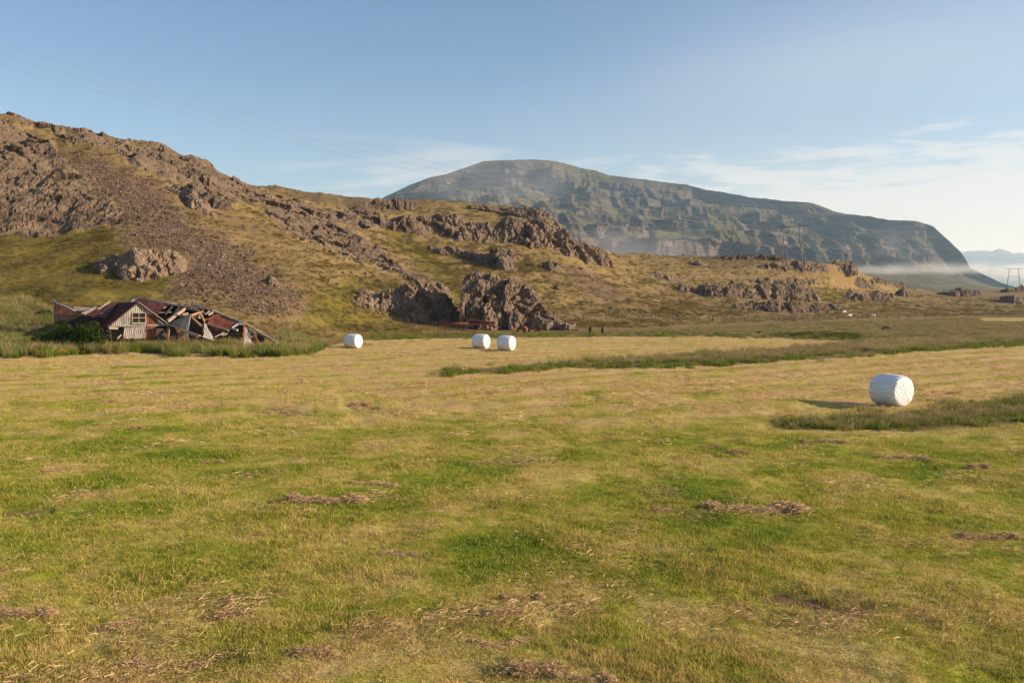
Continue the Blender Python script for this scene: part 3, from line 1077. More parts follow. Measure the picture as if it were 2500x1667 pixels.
# the crags on the left slope
cliff('pale knobbly crag in the grass above the collapsed farm, beside the scree',
      [(226, 652), (262, 668), (300, 680), (340, 688), (385, 678), (420, 676), (456, 664)],
      [(228, 645), (265, 630), (300, 622), (330, 614), (372, 616), (430, 614), (458, 640)],
      lean=3.0, back=4.5, res=0.16, amp=0.5, cell=1.3, tall=0.8, seed=9, mat='rock_pale')
cliff('bright pinkish rock slab high on the left slope',
      [(405, 458), (440, 492), (475, 516), (522, 532)], [(408, 437), (440, 452), (472, 462), (495, 482), (522, 520)],
      lean=5.0, back=3, res=0.22, amp=0.55, cell=2.0, seed=10, mat='rock_pale')
cliff('dark overhanging crag beside the pinkish slab on the left slope',
      [(455, 470), (500, 496), (545, 512), (570, 512)], [(458, 452), (490, 452), (520, 462), (550, 492), (570, 506)],
      lean=2.5, back=6, res=0.24, amp=0.9, cell=2.0, seed=11, mat='rock_dark')
cliff('small grey rock step in the brown scree near its lower edge',
      [(640, 690), (665, 702), (690, 706)], [(642, 684), (662, 678), (688, 698)], lean=1.2, back=2, res=0.2, amp=0.3, cell=1.0, seed=12)
# outcrops on the low ridge towards the pylons
cliff('wide jagged wall of dark rock in the middle of the low ridge',
      [(1635, 712), (1704, 719), (1755, 727), (1807, 728), (1868, 732), (1914, 737), (1960, 737), (2006, 736)],
      [(1636, 705), (1665, 698), (1690, 699), (1720, 702), (1755, 696), (1802, 697), (1849, 700), (1872, 690), (1896, 692), (1924, 703), (1952, 696), (1980, 710), (2004, 730)],
      lean=3.0, back=5, res=0.26, amp=0.85, cell=1.9, tall=0.42, seed=13)
cliff('low broken rock band in the grass below the wide jagged wall',
      [(1778, 753), (1844, 757), (1900, 763), (1961, 763), (2020, 758), (2058, 756)],
      [(1780, 747), (1844, 734), (1870, 742), (1891, 738), (1961, 743), (2000, 748), (2022, 739), (2056, 750)],
      lean=2.5, back=3.5, res=0.26, amp=0.6, cell=1.5, seed=14, mat='rock_dark')
cliff('rounded dark rock shelf just under the near pylon',
      [(1856, 656), (1900, 662), (1938, 665), (1990, 663), (2022, 663)],
      [(1858, 646), (1880, 643), (1905, 639), (1950, 641), (1975, 646), (2005, 642), (2024, 652)],
      lean=2.0, back=5, res=0.28, amp=0.6, cell=1.8, tall=0.5, seed=15)
cliff('rock headland at the right end of the shelf beyond the near pylon',
      [(2022, 655), (2050, 664), (2078, 668), (2093, 668)], [(2024, 638), (2045, 634), (2072, 638), (2088, 648), (2094, 660)],
      lean=2.0, back=6, res=0.28, amp=0.7, cell=1.6, tall=0.5, seed=16, Y=(2022, 258, 2093, 262))
cliff('line of small dark crags along the ridge top left of the near pylon',
      [(1722, 635), (1760, 636), (1800, 636), (1850, 636), (1880, 635), (1912, 634)],
      [(1724, 630), (1755, 624), (1785, 629), (1800, 623), (1850, 621), (1878, 624), (1890, 627), (1910, 625)],
      lean=1.5, back=7, res=0.28, amp=0.5, cell=1.4, seed=17, mat='rock_dark', Y=(1722, 251, 1912, 252))
cliff('tilted dark rock step on the ridge slope under the ridge-top crags',
      [(1680, 642), (1720, 652), (1764, 660)], [(1682, 637), (1705, 638), (1740, 650), (1762, 654)], lean=1.6, back=3, res=0.28, amp=0.5, cell=1.4, seed=18)
cliff('pale rock rib in the grass at the left end of the low ridge',
      [(1585, 672), (1620, 682), (1664, 688)], [(1587, 664), (1615, 670), (1640, 672), (1662, 682)], lean=1.6, back=3, res=0.28, amp=0.45, cell=1.2, seed=19, mat='rock_pale')
cliff('row of rock knobs just above the wide jagged wall',
      [(1835, 692), (1880, 697), (1930, 698), (1994, 694)], [(1838, 682), (1870, 679), (1885, 684), (1912, 678), (1945, 680), (1965, 684), (1992, 682)],
      lean=1.6, back=3, res=0.28, amp=0.6, cell=1.5, seed=20)
cliff('dark smooth-backed rock lying on the grassy ridge shoulder',
      [(2084, 694), (2110, 704), (2136, 706)], [(2086, 682), (2100, 677), (2120, 688), (2135, 700)], lean=1.8, back=3.5, res=0.28, amp=0.4, cell=1.8, seed=21, mat='rock_dark')
cliff('pinkish rock rib behind the dark smooth-backed rock',
      [(2112, 694), (2140, 694), (2172, 697)], [(2114, 684), (2145, 675), (2170, 690)], lean=1.6, back=3, res=0.28, amp=0.45, cell=1.4, seed=22)
cliff('dark round rock capping the end of the ridge shoulder',
      [(2184, 698), (2200, 706), (2216, 708)], [(2185, 691), (2200, 688), (2214, 699)], lean=1.4, back=3, res=0.28, amp=0.4, cell=1.5, seed=23, mat='rock_dark')
cliff('upright stone fin with a columned base on the grassy ridge',
      [(2064, 728), (2085, 732), (2122, 735)], [(2067, 712), (2074, 702), (2084, 714), (2105, 715), (2121, 724)], lean=1.2, back=2.5, res=0.26, amp=0.5, cell=1.2, tall=0.35, seed=24)
cliff('columned dark crag to the right of the upright stone fin',
      [(2118, 730), (2150, 734), (2186, 732)], [(2120, 716), (2136, 707), (2160, 712), (2185, 722)], lean=1.4, back=3, res=0.26, amp=0.55, cell=1.2, tall=0.35, seed=25)
cliff('small ribbed crag at the right end of the crag line',
      [(2186, 720), (2205, 724), (2222, 722)], [(2186, 711), (2206, 706), (2221, 717)], lean=1.2, back=3, res=0.28, amp=0.45, cell=1.2, tall=0.4, seed=26)
cliff('dark isolated crag on the skyline left of the far pylon',
      [(2286, 718), (2330, 724), (2370, 724), (2398, 720)], [(2290, 712), (2315, 711), (2345, 702), (2375, 707), (2397, 717)],
      lean=2.0, back=6, res=0.4, amp=0.8, cell=2.4, seed=27, mat='rock_dark')
cliff('worn rock patch in the grass below the far pylon',
      [(2440, 734), (2475, 742), (2520, 742)], [(2442, 724), (2475, 720), (2518, 730)], lean=3.0, back=3, res=0.4, amp=0.5, cell=1.8, seed=28, mat='rock')
cliff('dark rock knob at the foot of the far pylon',
      [(2446, 711), (2462, 715), (2480, 714), (2510, 712)], [(2448, 707), (2460, 704), (2480, 704), (2492, 696), (2508, 700)], lean=2.0, back=6, res=0.4, amp=0.7, cell=2.0, seed=29, mat='rock_dark')


def boulder(label, px, py, wpx, hpx, seed, mat='rock', name='boulder', cat='boulder', group=None, parent=None, at=None, sink=0.2):
    c = at if at is not None else hit(px, py)
    k = c.y / F
    w, h = wpx * k, hpx * k
    nu, nv = 20, 13
    th = np.linspace(0, 2 * math.pi, nu, endpoint=False)[:, None]
    ph = np.linspace(0.03, math.pi - 0.03, nv)[None, :]
    x, y, z = np.sin(ph) * np.cos(th), np.sin(ph) * np.sin(th), np.cos(ph) * np.ones_like(th)
    f1, f2, cid, tl = worley(x * 1.1 + seed * 3.1, y * 1.1, z * 1.1)
    r = 1 + 0.25 * (cid - 0.5) + 0.35 * tl + 0.14 * fbm(x * 1.5 + seed, y * 1.5, z * 1.5, 3)
    # flattened facets
    p = np.stack([x * r * w / 2, y * r * w / 2 * 0.8, np.clip(z * r, -0.8, 1.0) * h * 0.62 + h * (0.5 - sink)], -1).reshape(-1, 3)
    q = []
    for i in range(nu):
        for j in range(nv - 1):
            a, b = i * nv + j, ((i + 1) % nu) * nv + j
            q.append((a, a + 1, b + 1, b))
    if parent is not None:
        p = p + (np.array(c) - np.array(parent.location))
    me = np_mesh(name, p, np.array(q), False)
    me.materials.append(M[mat])
    o = bpy.data.objects.new(name, me)
    if parent is None:
        o.location = c
        tag(o, label, cat, group)
    link(o, parent)
    return o


boulder('rounded grey boulder lying alone in the flat pasture', 2167, 804, 24, 10, 1)
BG = 'dark stones scattered above the wire fence'
boulder('small dark stone above the fence, first from the crag', 1490, 755.5, 8, 6, 2, 'rock_dark', group=BG)
boulder('pointed dark stone above the fence, between two smaller ones', 1538, 760, 11, 9, 3, 'rock_dark', group=BG)
boulder('low dark stone above the fence, third from the crag', 1577, 765, 10, 5, 4, 'rock_dark', group=BG)
boulder('flat grey stone close behind the fence wires', 1656, 773, 16, 6, 5, group=BG)
boulder('pale angular boulder in the grass beside the scree lane', 1361, 707, 19, 13, 6, 'rock_pale')
boulder('small stone at the edge of the far meadow strip', 1643, 813, 7, 4, 7, 'rock_dark')
boulder('small dark stone by the green ditch of the far meadow', 1854, 813, 9, 5, 8, 'rock_dark')
boulder('grey stone half sunk in the slope below the scree lane', 1537, 735, 10, 7, 9)
boulder('flat pale stone on the ridge slope beside the pale rib', 1560, 725, 9, 5, 10, 'rock_pale')
boulder('dark stone on the slope over the bright green gully', 1418, 659, 11, 7, 11)
boulder('dark square block in the grass above the wide jagged wall', 1788, 693, 12, 9, 12, 'rock_dark')
boulder('flat dark slab in the grass near the end of the fence', 1713, 770, 12, 5, 13)
for i, (a, b, c) in enumerate([(812, 665, 6), (838, 668, 8), (858, 668, 7), (893, 670, 9)]):
    boulder(['small grey stone at the left end of the row above the low crag', 'flat grey stone second in the row above the low crag',
             'dark grey stone third in the row above the low crag', 'pale grey stone at the right end of the row above the low crag'][i], a, b, c, c * 0.7, 20 + i, group='row of small stones above the low crag')


# loose stones of the scree slopes
def scree_stones():
    n = 9000
    V, Q = [], []
    cand = []
    for p in SCREES[:2]:
        a = np.array(p, float)
        px = RNG.uniform(a[:, 0].min(), a[:, 0].max(), n)
        py = RNG.uniform(a[:, 1].min(), a[:, 1].max(), n)
        ok = in_poly(p, px, py) > RNG.random(n) ** 2 * 45 - 6
        cand += list(zip(px[ok], py[ok]))
    base = np.array([(-1, -1, -1), (1, -1, -1), (1, 1, -1), (-1, 1, -1), (-1, -1, 1), (1, -1, 1), (1, 1, 1), (-1, 1, 1)], float) * 0.5
    fq = np.array([(0, 3, 2, 1), (4, 5, 6, 7), (0, 1, 5, 4), (1, 2, 6, 5), (2, 3, 7, 6), (3, 0, 4, 7)])
    random.shuffle(cand)
    k = 0
    d = np.array([ray(*c) for c in cand[:6500]])
    # march all the sight lines together
    ys = np.geomspace(70, 165, 260)
    kk = ys[None, :] / d[:, 1:2]
    x, z = d[:, 0:1] * kk, CAMZ + d[:, 2:3] * kk
    g = gz(x.ravel(), np.broadcast_to(ys, x.shape).ravel()).reshape(x.shape)
    j = np.argmax(z < g, axis=1)
    for i in range(len(d)):
        if j[i] == 0:
            continue
        s = 0.06 + 0.26 * RNG.random() ** 7
        b = base * s * RNG.uniform(0.6, 1.25, 3) + RNG.normal(0, 0.10 * s, (8, 3))
        R = np.array(Matrix.Rotation(RNG.uniform(0, 6), 3, Vector(RNG.normal(size=3)).normalized()))
        V.append(b @ R.T + np.array([x[i, j[i]], ys[j[i]], g[i, j[i]] + 0.22 * s]))
        Q.append(fq + 8 * k)
        k += 1
    me = np_mesh('scree', np.concatenate(V), np.concatenate(Q), False)
    me.materials.append(M['scree'])
    tag(link(bpy.data.objects.new('scree_rubble', me)), 'loose brown stones of the scree slope above the farm', kind='stuff')


def make_scree_mat():
    m, t, out = new_mat('scree_stone')
    geo = t.node('ShaderNodeNewGeometry')
    r = geo.outputs['Random Per Island']
    c = t.ramp(r, [(0.0, (0.070, 0.044, 0.027)), (0.6, (0.120, 0.078, 0.051)), (0.9, (0.165, 0.113, 0.079)), (1.0, (0.25, 0.185, 0.14))])
    c = t.mix(t.math('MULTIPLY', t.noise(geo.outputs['Position'], 6.0), 0.5), c, (0.12, 0.085, 0.065))
    finish(t, out, c, 0.95, None, 0.1)
    return m


M['scree'] = make_scree_mat()
scree_stones()


# ------------------------------------------------------------------ materials for made things
def simple_mat(name, stops, scale, rough=0.85, stretch=(1, 1, 1), spec=0.2, bump=0.0, metallic=0.0, stain=None, stain_at=(0.52, 0.66), stain_scale=1.2):
    m, t, out = new_mat(name)
    co = t.node('ShaderNodeTexCoord').outputs['Object']
    v = t.vmath('MULTIPLY', co, stretch)
    n = t.noise(v, scale, 4.0, 0.62, 0.2)
    r = t.node('ShaderNodeObjectInfo').outputs['Random']
    f = t.math('ADD', n, t.math('MULTIPLY', t.math('SUBTRACT', r, 0.5), 0.12))
    c = t.ramp(f, stops)
    if stain:
        sn = t.noise(t.vmath('MULTIPLY', co, (1.0, 1.0, 0.45)), stain_scale, 4.0, 0.65, 0.4)
        c = t.mix(t.rng(sn, *stain_at), c, stain)
    nm = t.bump(t.noise(v, scale * 3, 3.0), bump, 0.02) if bump else None
    finish(t, out, c, rough, nm, spec, metallic)
    return m


M['corr_white'] = simple_mat('weathered_white_sheet', [(0.3, (0.17, 0.155, 0.135)), (0.5, (0.29, 0.265, 0.235)), (0.7, (0.42, 0.39, 0.355))], 3.0, 0.7, (2, 2, 0.4), 0.25, 0,
                             stain=(0.25, 0.105, 0.055), stain_at=(0.54, 0.72), stain_scale=1.8)
M['corr_rust'] = simple_mat('rusty_sheet', [(0.3, (0.095, 0.036, 0.020)), (0.5, (0.165, 0.060, 0.031)), (0.7, (0.235, 0.100, 0.058))], 3.0, 0.85, (2, 2, 0.5), 0.15)
M['corr_grey'] = simple_mat('greyed_sheet', [(0.3, (0.15, 0.125, 0.105)), (0.5, (0.25, 0.215, 0.185)), (0.7, (0.36, 0.32, 0.28))], 3.0, 0.8, (2, 2, 0.4), 0.2, 0,
                            stain=(0.22, 0.09, 0.05), stain_at=(0.55, 0.66), stain_scale=2.0)
M['roof_red'] = simple_mat('old_red_roof', [(0.3, (0.044, 0.014, 0.011)), (0.55, (0.075, 0.023, 0.017)), (0.75, (0.115, 0.040, 0.028))], 1.6, 0.75, (1, 1, 1), 0.25)
M['roof_rust'] = simple_mat('rusty_roof', [(0.3, (0.075, 0.025, 0.017)), (0.5, (0.125, 0.041, 0.025)), (0.72, (0.19, 0.070, 0.040))], 1.6, 0.85, (1, 1, 1), 0.15)
M['wood_pale'] = simple_mat('bleached_wood', [(0.3, (0.21, 0.158, 0.112)), (0.5, (0.32, 0.255, 0.19)), (0.72, (0.42, 0.35, 0.275))], 4.0, 0.85, (1, 1, 1), 0.15)
M['wood_grey'] = simple_mat('grey_wood', [(0.3, (0.13, 0.115, 0.10)), (0.55, (0.23, 0.205, 0.18)), (0.75, (0.34, 0.31, 0.28))], 4.0, 0.9)
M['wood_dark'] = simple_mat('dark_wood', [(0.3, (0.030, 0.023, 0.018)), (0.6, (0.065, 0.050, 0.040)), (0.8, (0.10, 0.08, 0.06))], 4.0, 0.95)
M['wood_orange'] = simple_mat('orange_boards', [(0.3, (0.26, 0.135, 0.065)), (0.55, (0.38, 0.215, 0.11)), (0.75, (0.46, 0.29, 0.16))], 4.0, 0.9)
M['rust'] = simple_mat('rust', [(0.3, (0.085, 0.030, 0.016)), (0.5, (0.155, 0.055, 0.027)), (0.72, (0.225, 0.088, 0.045))], 3.5, 0.9)
M['rust_dark'] = simple_mat('dark_rust', [(0.3, (0.055, 0.023, 0.015)), (0.6, (0.12, 0.048, 0.03)), (0.8, (0.19, 0.085, 0.05))], 3.5, 0.9)
M['rubber'] = simple_mat('black_rubber', [(0.3, (0.012, 0.012, 0.013)), (0.7, (0.03, 0.029, 0.028))], 8.0, 0.8)
M['glass'] = simple_mat('dark_window', [(0.3, (0.006, 0.006, 0.007)), (0.7, (0.014, 0.013, 0.013))], 2.0, 0.25, spec=0.4)
M['flashing'] = simple_mat('zinc_flashing', [(0.3, (0.16, 0.165, 0.175)), (0.7, (0.33, 0.34, 0.36))], 3.0, 0.5, spec=0.4)
M['pole'] = simple_mat('tarred_pole', [(0.3, (0.13, 0.112, 0.095)), (0.7, (0.25, 0.22, 0.19))], 1.0, 0.9)
M['wire'] = simple_mat('aluminium_wire', [(0.3, (0.20, 0.19, 0.185)), (0.7, (0.25, 0.24, 0.235))], 1.0, 0.5, spec=0.4)
M['wool'] = simple_mat('fleece', [(0.3, (0.55, 0.51, 0.44)), (0.7, (0.78, 0.74, 0.67))], 9.0, 0.95, bump=0.6)
M['porcelain'] = simple_mat('insulator', [(0.3, (0.35, 0.34, 0.33)), (0.7, (0.5, 0.49, 0.48))], 2.0, 0.3, spec=0.5)


def make_wrap_mat():
    m, t, out = new_mat('bale_wrap')
    co = t.node('ShaderNodeTexCoord').outputs['Object']
    s = t.sep(co)
    ang = t.math('ARCTAN2', s[2], s[1])
    lap = t.noise(t.comb(t.math('MULTIPLY', s[0], 0.6), t.math('MULTIPLY', ang, 5.0), 0.0), 2.2, 3.0, 0.6)
    cr = t.noise(co, 9.0, 3.0, 0.6, 1.2)
    c = t.ramp(lap, [(0.3, (0.56, 0.58, 0.59)), (0.6, (0.70, 0.71, 0.71)), (0.8, (0.76, 0.76, 0.75))])
    dirt = t.math('MULTIPLY', t.rng(s[2], 0.34, 0.02), t.rng(cr, 0.42, 0.62))
    c = t.mix(t.math('MULTIPLY', dirt, 0.55), c, (0.33, 0.29, 0.17))
    h = t.math('ADD', t.math('MULTIPLY', lap, 0.7), t.math('MULTIPLY', cr, 0.4))
    b = finish(t, out, c, 0.36, t.bump(h, 0.9, 0.05), 0.5)
    b.inputs['Subsurface Weight'].default_value = 0.15
    b.inputs['Subsurface Radius'].default_value = (0.05, 0.05, 0.05)
    b.inputs['Coat Weight'].default_value = 0.15
    b.inputs['Coat Roughness'].default_value = 0.2
    return m


M['wrap'] = make_wrap_mat()


# ------------------------------------------------------------------ wrapped bales
def bale_mesh(seed, length=1.22, R=0.60):
    nu, ns = 128, 60
    prof = []
    for i in range(14):                       # one end, from the middle outwards
        f = i / 13.0
        prof.append((-length / 2 + 0.02 * f ** 2 - 0.012, R * 0.80 * f))
    for i in range(1, 9):
        a = i / 8 * math.pi / 2
        prof.append((-length / 2 + 0.012 + 0.17 * (1 - math.cos(a)), R * 0.80 + (R * 0.17) * math.sin(a)))
    body = [(-length / 2 + 0.182 + (length - 0.364) * k / 22.0, R * (0.97 + 0.03 * math.sin(math.pi * k / 22.0) ** 0.6)) for k in range(1, 22)]
    prof = prof + body + [(-s, r) for s, r in reversed(prof)]
    prof = np.array(prof)
    s, r = prof[:, 0][None, :], prof[:, 1][None, :]
    th = np.linspace(0, 2 * math.pi, nu, endpoint=False)[:, None]
    ca, sa = np.cos(th), np.sin(th)
    o = seed * 13.7
    bulge = 0.018 * (1 - (s / (length / 2)) ** 2)
    rr = r + bulge * (r / R)
    shoulder = np.exp(-((r - R * 0.90) / 0.14) ** 2) * (np.abs(s) > length * 0.30)
    pleat = perlin(ca * 5 + o, sa * 5, np.sign(s) * 3 + r * 0) + 0.6 * perlin(ca * 11 + o, sa * 11, np.sign(s) * 7 + r * 0)
    rr = rr + 0.026 * pleat * shoulder + 0.02 * r * perlin(ca * 1.1 + o, sa * 1.1, s * 1.3)
    lap = perlin(ca * 3.2 + o, sa * 3.2, s * 0.9) + 0.5 * perlin(ca * 8 + o, sa * 8, s * 0.7 + 4)
    rr = rr + 0.010 * lap * (r / R)
    edge = sstep(0.62, 0.9, r / R)
    sx = s + np.sign(s) * (-0.016 * np.abs(pleat) * edge * (np.abs(s) > length * 0.40) + 0.012 * perlin(ca * 2 + o, sa * 2 + r * 3, s * 2))
    x, y, z = sx * np.ones_like(th), rr * ca, rr * sa
    z = np.maximum(z, -R * 0.955 + 0.012 * perlin(x * 3, y * 3, x * 0))     # flattened where it lies
    z = z * (1 + 0.0 * x)
    V = np.stack([x, y, z + R * 0.95], -1).reshape(-1, 3)
    n = V.shape[0] // nu
    i = np.arange(nu)[:, None] * n + np.arange(n - 1)[None, :]
    i2 = ((np.arange(nu) + 1) % nu)[:, None] * n + np.arange(n - 1)[None, :]
    Q = np.stack([i, i + 1, i2 + 1, i2], -1).reshape(-1, 4)[:, ::-1]
    me = np_mesh('wrapped_bale', V, Q, True)
    me.materials.append(M['wrap'])
    return me


def bale(label, px, py, ang, seed, size=1.0, group='white wrapped hay bales on the meadow', roll=0.0):
    p = hit(px, py)
    o = bpy.data.objects.new('hay_bale', bale_mesh(seed))
    o.location = (p.x, p.y + 0.25, float(gz(p.x, p.y + 0.25)[0]) - 0.03)
    o.rotation_euler = (roll, 0.0, math.radians(ang))
    o.scale = (size, size, size)
    link(o)
    return tag(o, label, 'hay bale', group)


bale('large white plastic-wrapped round hay bale nearest the camera, casting a long shadow', 2182, 990, 295, 1, 1.0)
bale('white wrapped round bale standing alone beside the collapsed farm', 861, 850, 333, 2, 1.0)
bale('white wrapped round bale, left one of the pair before the rusty rack', 1174, 850, 330, 3, 1.0)
bale('white wrapped round bale, right one of the pair before the rusty rack', 1236, 856, 330, 4, 1.0)


# ------------------------------------------------------------------ building helpers
def beam(name, p0, p1, w, h, mat, parent, up=(0, 0, 1)):
    p0, p1 = Vector(p0), Vector(p1)
    d = (p1 - p0).normalized()
    u = Vector(up)
    if abs(d.dot(u)) > 0.95:
        u = Vector((0, 1, 0))
    s = d.cross(u).normalized() * (w / 2)
    n = s.cross(d).normalized() * (h / 2)
    v = [p0 - s - n, p0 + s - n, p0 + s + n, p0 - s + n, p1 - s - n, p1 + s - n, p1 + s + n, p1 - s + n]
    f = [(0, 1, 2, 3), (7, 6, 5, 4), (0, 4, 5, 1), (1, 5, 6, 2), (2, 6, 7, 3), (3, 7, 4, 0)]
    return mesh_obj(name, v, f, mat, parent)


def tube_np(pts, r0, r1=None, n=8):
    pts = [Vector(p) for p in pts]
    r1 = r0 if r1 is None else r1
    V, Fc = [], []
    for i, p in enumerate(pts):
        d = (pts[min(i + 1, len(pts) - 1)] - pts[max(i - 1, 0)]).normalized()
        u = Vector((0, 0, 1)) if abs(d.z) < 0.9 else Vector((1, 0, 0))
        a = d.cross(u).normalized()
        b = a.cross(d).normalized()
        r = r0 + (r1 - r0) * i / max(len(pts) - 1, 1)
        for k in range(n):
            t = 2 * math.pi * k / n
            V.append(p + a * (r * math.cos(t)) + b * (r * math.sin(t)))
    for i in range(len(pts) - 1):
        for k in range(n):
            Fc.append((i * n + k, i * n + (k + 1) % n, (i + 1) * n + (k + 1) % n, (i + 1) * n + k))
    Fc.append(tuple(range(n))[::-1])
    Fc.append(tuple((len(pts) - 1) * n + k for k in range(n)))
    return V, Fc


def tube(name, pts, r0, mat, parent, r1=None, n=8):
    V, Fc = tube_np(pts, r0, r1, n)
    return mesh_obj(name, V, Fc, mat, parent, smooth=True)


def plane3(a, b, c):
    p0, p1, p2 = P(*a), P(*b), P(*c)
    n = (p1 - p0).cross(p2 - p0).normalized()
    cam0 = Vector((0, 0, CAMZ))

    def f(px, py, lift=0.0):
        d = ray(px, py)
        k = (p0 - cam0).dot(n) / d.dot(n)
        q = cam0 + d * k
        return q + (n if n.y < 0 else -n) * lift
    f.n = n if n.y < 0 else -n
    return f


def sheet(name, poly, rib, mat, parent, pitch=0.13, amp=0.016, thick=0.012, sag=0.0, seed=0):
    """corrugated iron sheet: a convex outline of coplanar points, ribs along `rib`"""
    pts = [Vector(p) for p in poly]
    n = Vector((0, 0, 0))
    for i in range(len(pts)):
        n += (pts[i] - pts[0]).cross(pts[(i + 1) % len(pts)] - pts[0])
    n.normalize()
    if n.y > 0:
        n = -n
    V = (Vector(rib) - n * Vector(rib).dot(n)).normalized()
    U = V.cross(n).normalized()
    o = pts[0]
    q = [((p - o).dot(U), (p - o).dot(V)) for p in pts]
    u0, u1 = min(a for a, b in q), max(a for a, b in q)
    nu = max(4, int((u1 - u0) / pitch * 6))
    rows = 5
    vs, fs = [], []
    cols = []
    for i in range(nu + 1):
        u = u0 + (u1 - u0) * (0.0005 + 0.999 * i / nu)
        lo_, hi_ = 1e9, -1e9
        for k in range(len(q)):
            a, b = q[k], q[(k + 1) % len(q)]
            if (a[0] - u) * (b[0] - u) <= 0 and abs(a[0] - b[0]) > 1e-9:
                w = (u - a[0]) / (b[0] - a[0])
                v = a[1] + (b[1] - a[1]) * w
                lo_, hi_ = min(lo_, v), max(hi_, v)
        cols.append((u, lo_, hi_))
    for side in (0, 1):
        for (u, a, b) in cols:
            for r in range(rows):
                v = a + (b - a) * r / (rows - 1)
                wv = amp * math.sin(2 * math.pi * u / pitch)
                dent = 0.055 * float(perlin(u * 0.9 + seed * 7.3, v * 0.9, seed * 1.7)) + sag * math.sin(math.pi * r / (rows - 1))
                vs.append(o + U * u + V * v + n * (wv + dent - side * thick))
    m = len(cols) * rows
    for i in range(len(cols) - 1):
        for r in range(rows - 1):
            a = i * rows + r
            fs.append((a, a + rows, a + rows + 1, a + 1))
            fs.append((m + a, m + a + 1, m + a + rows + 1, m + a + rows))
    rim = [i * rows for i in range(len(cols))] + [(len(cols) - 1) * rows + r for r in range(1, rows)] + [i * rows + rows - 1 for i in range(len(cols) - 2, -1, -1)] + [r for r in range(rows - 2, 0, -1)]
    for k in range(len(rim)):
        a, b = rim[k], rim[(k + 1) % len(rim)]
        fs.append((b, a, m + a, m + b))
    return mesh_obj(name, vs, fs, mat, parent)


def slab(name, poly, mat, parent, thick=0.05):
    pts = [Vector(p) for p in poly]
    n = (pts[1] - pts[0]).cross(pts[2] - pts[0]).normalized()
    if n.y > 0:
        n = -n
    k = len(pts)
    v = pts + [p - n * thick for p in pts]
    f = [tuple(range(k)), tuple(range(2 * k - 1, k - 1, -1))] + [(i, i + k, (i + 1) % k + k, (i + 1) % k) for i in range(k)]
    return mesh_obj(name, v, f, mat, parent)


def window(parent, G, x0, y0, x1, y1, nx, ny, lift=0.03, mat='wood_pale', w=0.07, mid=0.05):
    """frame, glazing bars and panes set in a wall plane; corners in photo pixels"""
    c = lambda x, y, l: G(x, y, l)
    win = slab('window', [c(x0, y0, lift - 0.10), c(x1, y0, lift - 0.10), c(x1, y1, lift - 0.10), c(x0, y1, lift - 0.10)], M['wood_dark'], parent, 0.02)
    fr = [((x0, y0), (x1, y0)), ((x0, y1), (x1, y1)), ((x0, y0), (x0, y1)), ((x1, y0), (x1, y1))]
    for a, b in fr:
        beam('frame', c(*a, lift), c(*b, lift), 0.06, w, M[mat], win, G.n)
    for i in range(1, nx):
        x = x0 + (x1 - x0) * i / nx
        beam('glazing_bar', c(x, y0, lift + 0.004), c(x, y1, lift + 0.004), 0.05, mid, M['wood_grey'], win, G.n)
    for j in range(1, ny):
        y = y0 + (y1 - y0) * j / ny
        beam('rail', c(x0, y, lift + 0.008), c(x1, y, lift + 0.008), 0.06, w * 1.1, M[mat], win, G.n)
    for i in range(nx):
        for j in range(ny):
            xa, xb = x0 + (x1 - x0) * i / nx, x0 + (x1 - x0) * (i + 1) / nx
            ya, yb = y0 + (y1 - y0) * j / ny, y0 + (y1 - y0) * (j + 1) / ny
            slab('pane', [c(xa, ya, lift - 0.035), c(xb, ya, lift - 0.035), c(xb, yb, lift - 0.035), c(xa, yb, lift - 0.035)], M['glass'], win, 0.006)
    beam('sill', c(x0 - 1.2, y1 + 0.7, lift + 0.05), c(x1 + 1.2, y1 + 0.7, lift + 0.05), 0.07, 0.12, M[mat], win, G.n)
    return win


Z = Vector((0, 0, 1))


def ground_at(v):
    return Vector((v.x, v.y, float(gz(v.x, v.y)[0])))


